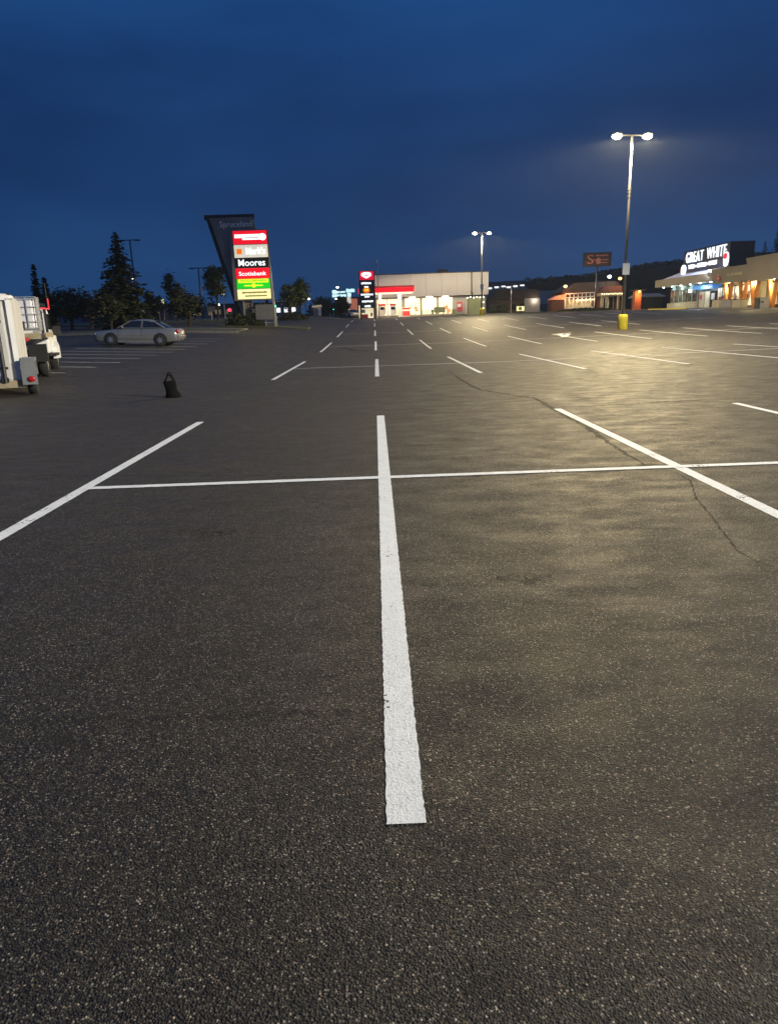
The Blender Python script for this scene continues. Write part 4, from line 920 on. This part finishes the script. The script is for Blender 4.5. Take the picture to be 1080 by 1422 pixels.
small_sign(312.5, 92, 3.4, .35, 'signwhite', 'leaning white lit roadside sign left of the tower foot'); small_sign(228.5, 110, 2.9, .35, 'signpale', 'narrow yellow lit sign behind the sedan boot')
small_sign(222, 100, 2.2, .9, 'white', 'pale board on posts behind the sedan boot'); small_sign(294, 88, 1.6, .9, 'fender', 'small grey board between the lamp pole and the light green trunk')
def far_house(px, Y, w, h, mm, wm, lab, nw=3):
    p = gpt(px, Y); f = thing('far_building', lab, 'building', p, 0, 'far low buildings across the road')
    MB().box((0, 3, h/2), (w, 6, h)).build('wall', M[mm], f); MB().box((0, 3, h+.12), (w+.4, 6.4, .24)).build('roof', M['brownroof'], f)
    for k in range(nw):
        x = -w/2+w*(k+.5)/nw; q = MB().box((x, -.04, h*.5), (w/nw*.6, .1, h*.4)).build('window', M['darkmetal'], f); MB().box((x, -.11, h*.5), (w/nw*.5, .05, h*.33)).build('pane', M[wm], q)
far_house(398, 165, 5.0, 2.9, 'wallgrey', 'signwhite', 'far white-lit shop behind the hedge', 3); far_house(170, 130, 14, 2.6, 'brown', 'windowwarm', 'long low building with warm windows behind the tall spruce', 6)
far_house(95, 135, 16, 2.4, 'wallgrey', 'glassdark', 'long unlit building behind the round dark trees', 5); far_house(335, 160, 12, 2.8, 'brown', 'windowwarm', 'low building with warm windows behind the tower foot', 5)
far_house(270, 165, 10, 2.4, 'wallgrey', 'windowwarm', 'low building behind the round dark tree', 4)
Y = 240
for px, py, lab in ((690, 401, 'small lit house at the foot of the hill, left one'), (716, 399.5, 'small lit house at the foot of the hill, right one')):
    q = at(px, py, Y); gz = H(q.x, Y); f = thing('hillside_house', lab, 'house', (q.x, Y, gz), 0, 'lit houses under the hill'); hh = q.z-gz+1
    MB().box((0, 2, hh/2), (7, 4, hh)).build('wall', M['slab'], f)
    pr = MB(); simple_roof(pr, -3.5, 3.5, 0, 4, hh, hh+1.2); pr.build('roof', M['brownroof'], f)
    for k in range(3): MB().box((-2.4+k*2.2, -.1, hh-.8+k*.25), (1.3, .2, .45)).build('window', M['signwhite'], f)

# ------------------------------------------------------------------ sedan (front towards -x)
def wheel(parent, loc, r, w, side, name='wheel', rim_m='chrome', spokes=7, turn=0):
    wt = MB(); n = 26; o = 0
    prof_ = [(r*.62, -w/2), (r*.9, -w/2), (r, -w*.36), (r, w*.36), (r*.9, w/2), (r*.62, w/2)]
    for k in range(n):
        a = 2*math.pi*k/n
        for (q, yy) in prof_: wt.v.append((q*math.cos(a), yy, q*math.sin(a)))
    m_ = len(prof_)
    for k in range(n):
        for j in range(m_-1): wt.f.append((k*m_+j, ((k+1) % n)*m_+j, ((k+1) % n)*m_+j+1, k*m_+j+1))
    tyre = wt.build(name, M['rubber'], parent, True); tyre.location = loc; tyre.rotation_euler = (0, 0, turn)
    rm = MB()
    rm.tube([(0, -w*.30, 0), (0, w*.30, 0)], r*.60, 22)
    yy = side*w*.34
    for k in range(spokes):
        a = 2*math.pi*k/spokes; rm.bar((r*.1*math.cos(a), yy, r*.1*math.sin(a)), (r*.57*math.cos(a), yy, r*.57*math.sin(a)), .05, .06)
    rm.tube([(0, yy-.02, 0), (0, yy+.02, 0)], r*.15, 10)
    rm.build('rim', M[rim_m], tyre)
    return tyre
def make_sedan(label, loc, rz):
    t = thing('parked_sedan', label, 'car', loc, rz, 'parked sedans')
    # lower body: stations along the length  (x, z bottom, z top, half width)
    S = [(-2.50, .34, .60, .52), (-2.46, .25, .68, .66), (-2.36, .21, .73, .78), (-2.15, .20, .77, .86), (-1.75, .20, .82, .89), (-1.2, .20, .89, .905), (-.6, .20, .94, .91), (.2, .20, .95, .91), (1.0, .20, .96, .91), (1.5, .21, .985, .90), (1.9, .23, .985, .87), (2.2, .26, .97, .82), (2.36, .30, .93, .75), (2.44, .36, .80, .62)]
    b = MB(); n = 14
    def ring(x, zb, zt, w):
        zm = zb+(zt-zb)*.55
        pts = [(-w*.86, zb), (-w*.98, zb+.10), (-w, zm), (-w*.97, zt-.10), (-w*.86, zt-.015), (-w*.45, zt+.012), (0, zt+.018), (w*.45, zt+.012), (w*.86, zt-.015), (w*.97, zt-.10), (w, zm), (w*.98, zb+.10), (w*.86, zb), (0, zb)]
        return [(x, y, z) for y, z in pts]
    for s in S: b.v += ring(*s)
    for i in range(len(S)-1):
        for k in range(n): b.f.append((i*n+k, (i+1)*n+k, (i+1)*n+(k+1) % n, i*n+(k+1) % n))
    b.f.append(tuple(range(n))); b.f.append(tuple((len(S)-1)*n+k for k in reversed(range(n))))
    body = b.build('body', M['silver'], t, True)
    # glasshouse and roof
    gx = [(-1.02, .93, .80), (-.62, 1.20, .70), (-.22, 1.385, .62), (.3, 1.425, .61), (.75, 1.40, .61), (1.22, 1.24, .66), (1.72, .985, .76)]
    gh = MB(); nn = 9
    for x, z, w in gx:
        u = (z-.93)
        for k, (fy, fz) in enumerate(((-1, 0), (-1, .0), (-.99, .5), (-.93, .9), (0, 1.0), (.93, .9), (.99, .5), (1, 0), (1, 0))):
            wy = .80 if abs(fy) == 1 else (w+.80*0)/.93*abs(fy) if fz > .6 else (.80+w)/2
            wy = .80 if fz == 0 else ((.80+w)/2 if fz == .5 else w*abs(fy)/.93)
            gh.v.append((x, math.copysign(wy, fy) if fy else 0, .93+(z-.93)*fz+(.02 if fy == 0 else 0)))
    for i in range(len(gx)-1):
        for k in range(nn-1): gh.f.append((i*nn+k, (i+1)*nn+k, (i+1)*nn+k+1, i*nn+k+1))
    gh.build('glasshouse', M['glassdark'], t)
    rf = MB(); rr = [(-.30, 1.372, .60), (.0, 1.425, .60), (.35, 1.445, .60), (.75, 1.42, .595), (.98, 1.352, .60)]
    for x, z, w in rr:
        for fy, dz in ((-1.06, -.075), (-.92, -.02), (-.5, .012), (0, .022), (.5, .012), (.92, -.02), (1.06, -.075)): rf.v.append((x, fy*w, z+dz))
    for i in range(len(rr)-1):
        for k in range(6): rf.f.append((i*7+k, (i+1)*7+k, (i+1)*7+k+1, i*7+k+1))
    rf.build('roof', M['silver'], t, True)
    for s in (-1, 1):
        pl = MB(); pl.bar((-1.05, s*.80, .95), (-.28, s*.645, 1.365), .07, .05); pl.bar((.33, s*.805, .95), (.36, s*.655, 1.38), .09, .03); pl.bar((1.05, s*.66, 1.32), (1.66, s*.79, .98), .16, .05); pl.bar((-1.02, s*.815, .955), (1.6, s*.815, .985), .035, .04)
        pl.build('pillar_trim', M['silver'], t)
    for cx_ in (-1.44, 1.39):
        for s in (-1, 1):
            ar = MB(); ar.prism([(.385*math.cos(a*.1963), .325+.385*math.sin(a*.1963)) for a in range(-3, 20)], 0, .05, 'Y', Matrix.Translation((cx_, s*.885-.025, 0))); ar.build('wheel_arch', M['black'], t)
            wheel(t, (cx_, s*.835, .32), .32, .21, s)
    for s in (-1, 1):
        h = MB(); h.ball((-2.33, s*.62, .62), .16, 10, 7, (.7, 1.15, .55)); h.build('headlight', M['clearlens'], t, True)
        l = MB(); l.ball((2.33, s*.66, .80), .17, 10, 7, (.62, .9, .75)); l.build('tail_light', M['redlens'], t, True)
        m_ = MB(); m_.ball((-.72, s*.97, 1.0), .11, 10, 6, (.7, .8, .65)); m_.build('mirror', M['silver'], t, True)
        for x in (-.05, .95):
            d = MB(); d.box((x, s*.915, .82), (.2, .03, .035)); d.build('door_handle', M['silver'], t)
        sk = MB(); sk.box((0, s*.905, .47), (2.0, .03, .06)); sk.box((0, s*.87, .22), (2.1, .08, .1)); sk.build('side_moulding', M['fender'], t)
        dl = MB()
        for x in (-.98, .33, 1.32): dl.box((x, s*.908, .66), (.014, .012, .50))
        dl.build('door_gap', M['black'], t)
    bp = MB(); bp.box((2.40, 0, .52), (.16, 1.45, .20)); bp.build('rear_bumper', M['silver'], t, bevel=.05)
    bp = MB(); bp.box((-2.44, 0, .45), (.12, 1.3, .16)); bp.build('front_bumper', M['silver'], t, bevel=.05)
    pl = MB(); pl.box((2.45, 0, .74), (.05, .42, .15)); pl.build('number_plate', M['white'], t)
    return t
cx_, cy_ = -13.05, 41.6
car = make_sedan('silver sedan parked side-on in front of the tall spruce', (cx_, cy_, H(cx_, cy_)+.01), 0)
gslope = (H(cx_+1.4, cy_)-H(cx_-1.4, cy_))/2.8; car.rotation_euler = (0, -math.atan(gslope), 0); car.scale = (.945, .95, .97)
p = gpt(489, 128); dup(car, (p.x, p.y, p.z+.02), R(-78), 'far silver car parked beside the foot of the fuel sign')

# ------------------------------------------------------------------ trailer, flatbed truck, tote   (local: +y = forward away from the camera, x = right)
AX = Vector((-.37, .929)).normalized(); RT = Vector((AX.y, -AX.x)); rzv = math.atan2(-AX.x, AX.y)
O = Vector((-8.15, 17.2))
def vp(a, l): q = O + AX*a + RT*l; return q
q = vp(0, 0); gz = H(q.x, q.y)
t = thing('cargo_trailer', 'white box trailer with black rear door bars at the left edge', 'trailer', (q.x, q.y, gz), rzv)
bw0, bw1 = -2.05, -.04       # right side of the box lies .3 m inside the wheels
bx = MB(); bx.prism([(bw0, .34), (bw1, .34), (bw1, 2.12), (bw1-.06, 2.2), ((bw0+bw1)/2, 2.28), (bw0+.06, 2.2), (bw0, 2.12)], -.6, 2.5, 'Y'); bx.build('box_body', M['trailer'], t)
tr = MB(); tr.box((bw1-.05, -.63, 1.23), (.10, .06, 1.75)); tr.box((bw1+.01, -.3, 2.14), (.05, .55, .06)); tr.box(((bw0+bw1)/2, -.63, 2.12), (bw1-bw0, .06, .1)); tr.build('corner_trim', M['white'], t)
for i in range(2):
    x0 = bw0+.14+i*.84; d = MB().box((x0+.42, -.63, 1.18), (.82, .06, 1.62)); do = d.build('rear_door', M['trailer'], t)
    if i == 1:
        bb = MB(); bb.tube([(x0+.70, -.70, .30), (x0+.70, -.70, 2.05)], .045, 8); bb.build('lock_bar', M['black'], do)
        hg = MB()
        for z in (.62, 1.62): hg.box((x0+.62, -.69, z), (.34, .05, .05))
        hg.box((x0+.70, -.69, 2.02), (.16, .08, .10)); hg.box((x0+.70, -.69, .36), (.14, .08, .1)); hg.build('hinge', M['black'], do)
    rv = MB().box((x0+.36, -.668, 1.18), (.58, .015, 1.45)); rv.build('door_panel', M['white'], do)
MB().box(((bw0+bw1)/2, -.62, .26), (bw1-bw0+.1, .12, .16)).build('rear_sill', M['tyreband'], t)
MB().box((bw1-.12, -.45, 2.19), (.26, .14, .05)).build('roof_vent', M['black'], t)
fd = MB(); fd.prism([(-.78, .34), (-.78, .66), (-.66, .82), (.0, .82), (.12, .62), (.12, .42), (.05, .42), (.04, .58), (-.04, .75), (-.62, .75), (-.72, .62), (-.72, .34)], -.02, .27, 'X'); fd.box((.125, -.77, .52), (.31, .05, .56), taper=.96); fd.build('fender', M['fender'], t)
tl = MB(); tl.ball((.16, -.81, .36), .075, 12, 7, (1.1, .4, .9)); tl.build('tail_light', M['redlens'], t, True)
wheel(t, (.14, -.33, .33), .33, .2, 1, rim_m='galv', turn=R(-90)); wheel(t, (-2.2, -.33, .33), .33, .2, -1, rim_m='galv', turn=R(-90))
MB().bar((-1.25, 2.4, .42), (-1.25, 3.6, .46), .1).build('tow_bar', M['black'], t)
# truck
q = vp(5.1, .36); gz = H(q.x, q.y)
t = thing('flatbed_truck', 'white dual-wheel flatbed pickup ahead of the box trailer', 'truck', (q.x, q.y, gz), rzv-R(3.5))
dk = MB(); dk.box((-1.12, .35, 1.18), (2.3, 3.3, .1)); dk.build('flat_deck', M['darkmetal'], t)
de = MB(); de.box((.02, .9, 1.20), (.06, 2.2, .14)); de.box((-.25, -1.32, 1.18), (.54, .06, .16)); de.build('deck_edge', M['tyreband'], t)
rs = MB(); rs.box((-.95, -1.34, 1.03), (.9, .04, .12)); rs.build('bumper_bar', M['black'], t)
for k in range(4): MB().box((-1.2+k*.26, -1.375, 1.10), (.25, .02, .10)).build('marker_tape', M['redpaint' if k % 2 else 'panelwhite'], t)
MB().box((-1.1, 1.2, .75), (1.0, 5.4, .28)).build('chassis', M['black'], t)
fl = MB(); fl.box((-.2, -.55, .7), (.5, .03, .5)); fl.build('mud_flap', M['black'], t)
for x in (-.14, -.42, -1.85, -2.13): wheel(t, (x, 0, .41), .41, .24, 1 if x > -1 else -1, rim_m='galv', turn=R(-90))
for x in (-.16, -2.1): wheel(t, (x, 3.5, .41), .41, .25, 1 if x > -1 else -1, rim_m='galv', turn=R(-90))
cbm = MB(); cbm.prism([(2.05, .62), (4.95, .62), (4.95, 1.12), (4.7, 1.22), (3.75, 1.30), (3.15, 1.92), (2.95, 2.0), (2.15, 2.0), (2.05, 1.9)], -2.08, -.12, 'X'); cbm.build('cab', M['white'], t, bevel=.05)
MB().box((-1.1, 2.03, 1.62), (1.6, .04, .5)).build('rear_window', M['glassdark'], t)
MB().prism([(2.3, 1.36), (3.5, 1.36), (3.1, 1.85), (2.3, 1.85)], -.125, -.105, 'X').build('side_window', M['glassdark'], t)
MB().box((.06, 3.2, 1.32), (.22, .16, .3)).build('mirror', M['black'], t)
MB().prism([(-.52, .42), (-.40, .8), (0, .95), (.40, .8), (.52, .42)], -.13, .02, 'X', Matrix.Translation((0, 3.5, 0))).build('wheel_arch', M['white'], t)
MB().box((-.02, 2.2, .58), (.2, 1.3, .08)).build('running_board', M['darkmetal'], t)
hr = MB(); hr.bar((-2.1, 1.85, 1.2), (-2.1, 1.85, 2.12), .08); hr.bar((-.1, 1.85, 1.2), (-.1, 1.85, 2.12), .08); hr.bar((-2.1, 1.85, 2.12), (-.1, 1.85, 2.12), .08); hr.build('headache_rack', M['darkmetal'], t)
rb = MB(); rb.bar((-2.0, -.1, 2.18), (.05, 1.75, 1.98), .045); rb.bar((.05, 1.75, 1.96), (.05, 1.75, 2.3), .04); rb.build('red_bar', mat('glowing_red_plastic', (.8, .04, .05), .5, emit=.12, ecol=(1, .1, .1)), t)  # slight emission brightens the painted bar, which is no lamp
MB().tube([(.03, 1.75, 2.3), (.02, 1.75, 2.75)], .01, 6).build('aerial', M['black'], t)
# tote on the deck
q = vp(5.1, 0) + AX*.2 + RT*-.34; 
tt = thing('water_tote', 'caged white tank standing on the flatbed truck', 'tank', (q.x, q.y, gz+1.235), rzv-R(3.5))
tt.scale = (1, 1, .86)
tk = MB(); tk.box((0, 0, .66), (1.12, .95, 1.02)); tk.build('tank', M['tote'], tt, bevel=.08)
pl = MB()
for x in (-.5, 0, .5): pl.box((x, 0, .06), (.14, 1.0, .12))
pl.box((0, 0, .135), (1.2, 1.0, .03)); pl.build('pallet', M['galv'], tt)
cg = MB()
for z in (.18, .4, .64, .88, 1.12, 1.2):
    for y in (-.52, .52): cg.bar((-.6, y, z), (.6, y, z), .022)
    for x in (-.6, .6): cg.bar((x, -.52, z), (x, .52, z), .022)
for k in range(6):
    for y in (-.52, .52): cg.bar((-.6+k*.24, y, .15), (-.6+k*.24, y, 1.2), .022)
    for x in (-.6, .6): cg.bar((x, -.52+k*.208, .15), (x, -.52+k*.208, 1.2), .022)
cg.build('cage', M['galv'], tt)
MB().tube([(0, 0, 1.16), (0, 0, 1.22)], .12, 14).build('lid', M['black'], tt); MB().box((.1, -.56, .3), (.3, .1, .24)).build('valve', M['black'], tt)

# ------------------------------------------------------------------ black bag on the asphalt
bx_, by_ = ground_px(240, 552); t = thing('black_bag', 'slumped black bag with raised handles alone on the asphalt', 'bag', (bx_, by_, H(bx_, by_)), .1)
random.seed(5); b = MB(); n = 18
rings = [(0.0, .18, .14), (.015, .20, .155), (.09, .175, .145), (.18, .16, .13), (.27, .16, .12), (.33, .175, .11), (.36, .165, .08)]
for z, rx, ry in rings:
    for k in range(n):
        a = 2*math.pi*k/n; f_ = 1+.06*math.sin(a*3+z*9)+random.uniform(-.03, .03)
        sk = -.05*z/.48 + (.045 if z < .1 and math.cos(a) > .5 else 0)
        b.v.append((sk+rx*f_*math.copysign(abs(math.cos(a))**.8, math.cos(a)), ry*f_*math.sin(a), z+(random.uniform(0, .04) if z > .3 else 0)))
for i in range(len(rings)-1):
    for k in range(n): b.f.append((i*n+k, i*n+(k+1) % n, (i+1)*n+(k+1) % n, (i+1)*n+k))
b.f.append(tuple((len(rings)-1)*n+k for k in range(n))); b.f.append(tuple(reversed(range(n))))
b.build('bag_body', M['bag'], t, True)
for yy in (-.05, .05):
    h_ = MB(); h_.tube([(-.17, yy, .33), (-.14, yy, .42), (-.075, yy*.8, .54+yy*.5), (-.035, yy*.8, .565+yy*.6), (.01, yy*.8, .53+yy*.3), (.07, yy, .42), (.10, yy, .33)], [.034, .022, .018, .018, .018, .024, .034], 7); h_.build('handle', M['bag'], t, True)
t.scale = (.80, .8, .92)
pk = MB(); pk.box((-.17, -.09, .20), (.05, .05, .02)); pk.build('buckle', M['steel'], t)

# ------------------------------------------------------------------ haze volume added to give the lamps halos
hz = MB().box((0, 400, 34), (900, 1040, 76)).build('haze', None); tag(hz, 'thin haze added over the whole parking lot for lamp halos', 'haze', kind='stuff')
hm = bpy.data.materials.new('haze_air'); hm.use_nodes = True; hn = hm.node_tree.nodes; hn.remove(hn['Principled BSDF']); pv = hn.new('ShaderNodeVolumePrincipled')
pv.inputs['Color'].default_value = (.72, .85, 1, 1); pv.inputs['Density'].default_value = .00025; pv.inputs['Anisotropy'].default_value = .35
hm.node_tree.links.new(pv.outputs['Volume'], hn['Material Output'].inputs['Volume']); hz.data.materials.append(hm)
# ------------------------------------------------------------------ sky, sun, view
w = bpy.data.worlds.new('World'); sc.world = w; w.use_nodes = True; N = w.node_tree.nodes; L = w.node_tree.links; bg = N['Background']
sky = N.new('ShaderNodeTexSky'); sky.sky_type = 'NISHITA'; sky.sun_disc = False; sky.sun_elevation = R(-3.0); sky.sun_rotation = R(150); sky.altitude = 600; sky.ozone_density = 3
tc = N.new('ShaderNodeTexCoord'); sp = N.new('ShaderNodeSeparateXYZ'); L.new(tc.outputs['Generated'], sp.inputs[0])
gr = N.new('ShaderNodeValToRGB'); L.new(sp.outputs['Z'], gr.inputs['Fac']); e = gr.color_ramp.elements
SKY = [(0.0, (.019, .066, .170)), (.06, (.014, .053, .155)), (.16, (.0085, .037, .125)), (.26, (.0095, .044, .150)), (.42, (.011, .066, .228)), (1, (.013, .080, .27))]
while len(e) < len(SKY): e.new(.5)
for k, (pos, c_) in enumerate(SKY): e[k].position = pos; e[k].color = (*c_, 1)
mp = N.new('ShaderNodeMapping'); mp.inputs['Scale'].default_value = (1.0, 1.0, 3.2); mp.inputs['Rotation'].default_value = (.05, .1, 0); L.new(tc.outputs['Generated'], mp.inputs['Vector'])
cn = N.new('ShaderNodeTexNoise'); cn.inputs['Scale'].default_value = 2.1; cn.inputs['Detail'].default_value = 5; cn.inputs['Roughness'].default_value = .5; L.new(mp.outputs['Vector'], cn.inputs['Vector'])
cr = N.new('ShaderNodeValToRGB'); cr.color_ramp.elements[0].position = .32; cr.color_ramp.elements[1].position = .68; cr.color_ramp.elements[0].color = (.68, .71, .75, 1); cr.color_ramp.elements[1].color = (1.30, 1.27, 1.24, 1); L.new(cn.outputs['Fac'], cr.inputs['Fac'])
mu = N.new('ShaderNodeMixRGB'); mu.blend_type = 'MULTIPLY'; mu.inputs[0].default_value = 1; L.new(gr.outputs['Color'], mu.inputs[1]); L.new(cr.outputs['Color'], mu.inputs[2])
sk2 = N.new('ShaderNodeMixRGB'); sk2.blend_type = 'ADD'; sk2.inputs[0].default_value = .02; L.new(mu.outputs[0], sk2.inputs[1]); L.new(sky.outputs[0], sk2.inputs[2])
L.new(sk2.outputs[0], bg.inputs['Color']); bg.inputs['Strength'].default_value = 1.0
sd = bpy.data.lights.new('sun', 'SUN'); sd.energy = .012; sd.angle = R(20); sd.color = (.7, .8, 1); so = bpy.data.objects.new('sun', sd); col.objects.link(so); so.rotation_euler = (R(55), 0, R(150))
vs = sc.view_settings; sc.display_settings.display_device = 'sRGB'; vs.view_transform = 'Standard'; vs.look = 'None'; vs.exposure = 0; vs.gamma = 1; vs.use_curve_mapping = False
sc.cycles.use_denoising = True; sc.cycles.max_bounces = 6; sc.cycles.transparent_max_bounces = 8; sc.cycles.sample_clamp_indirect = 4
bpy.data.lights.remove(sun_up)
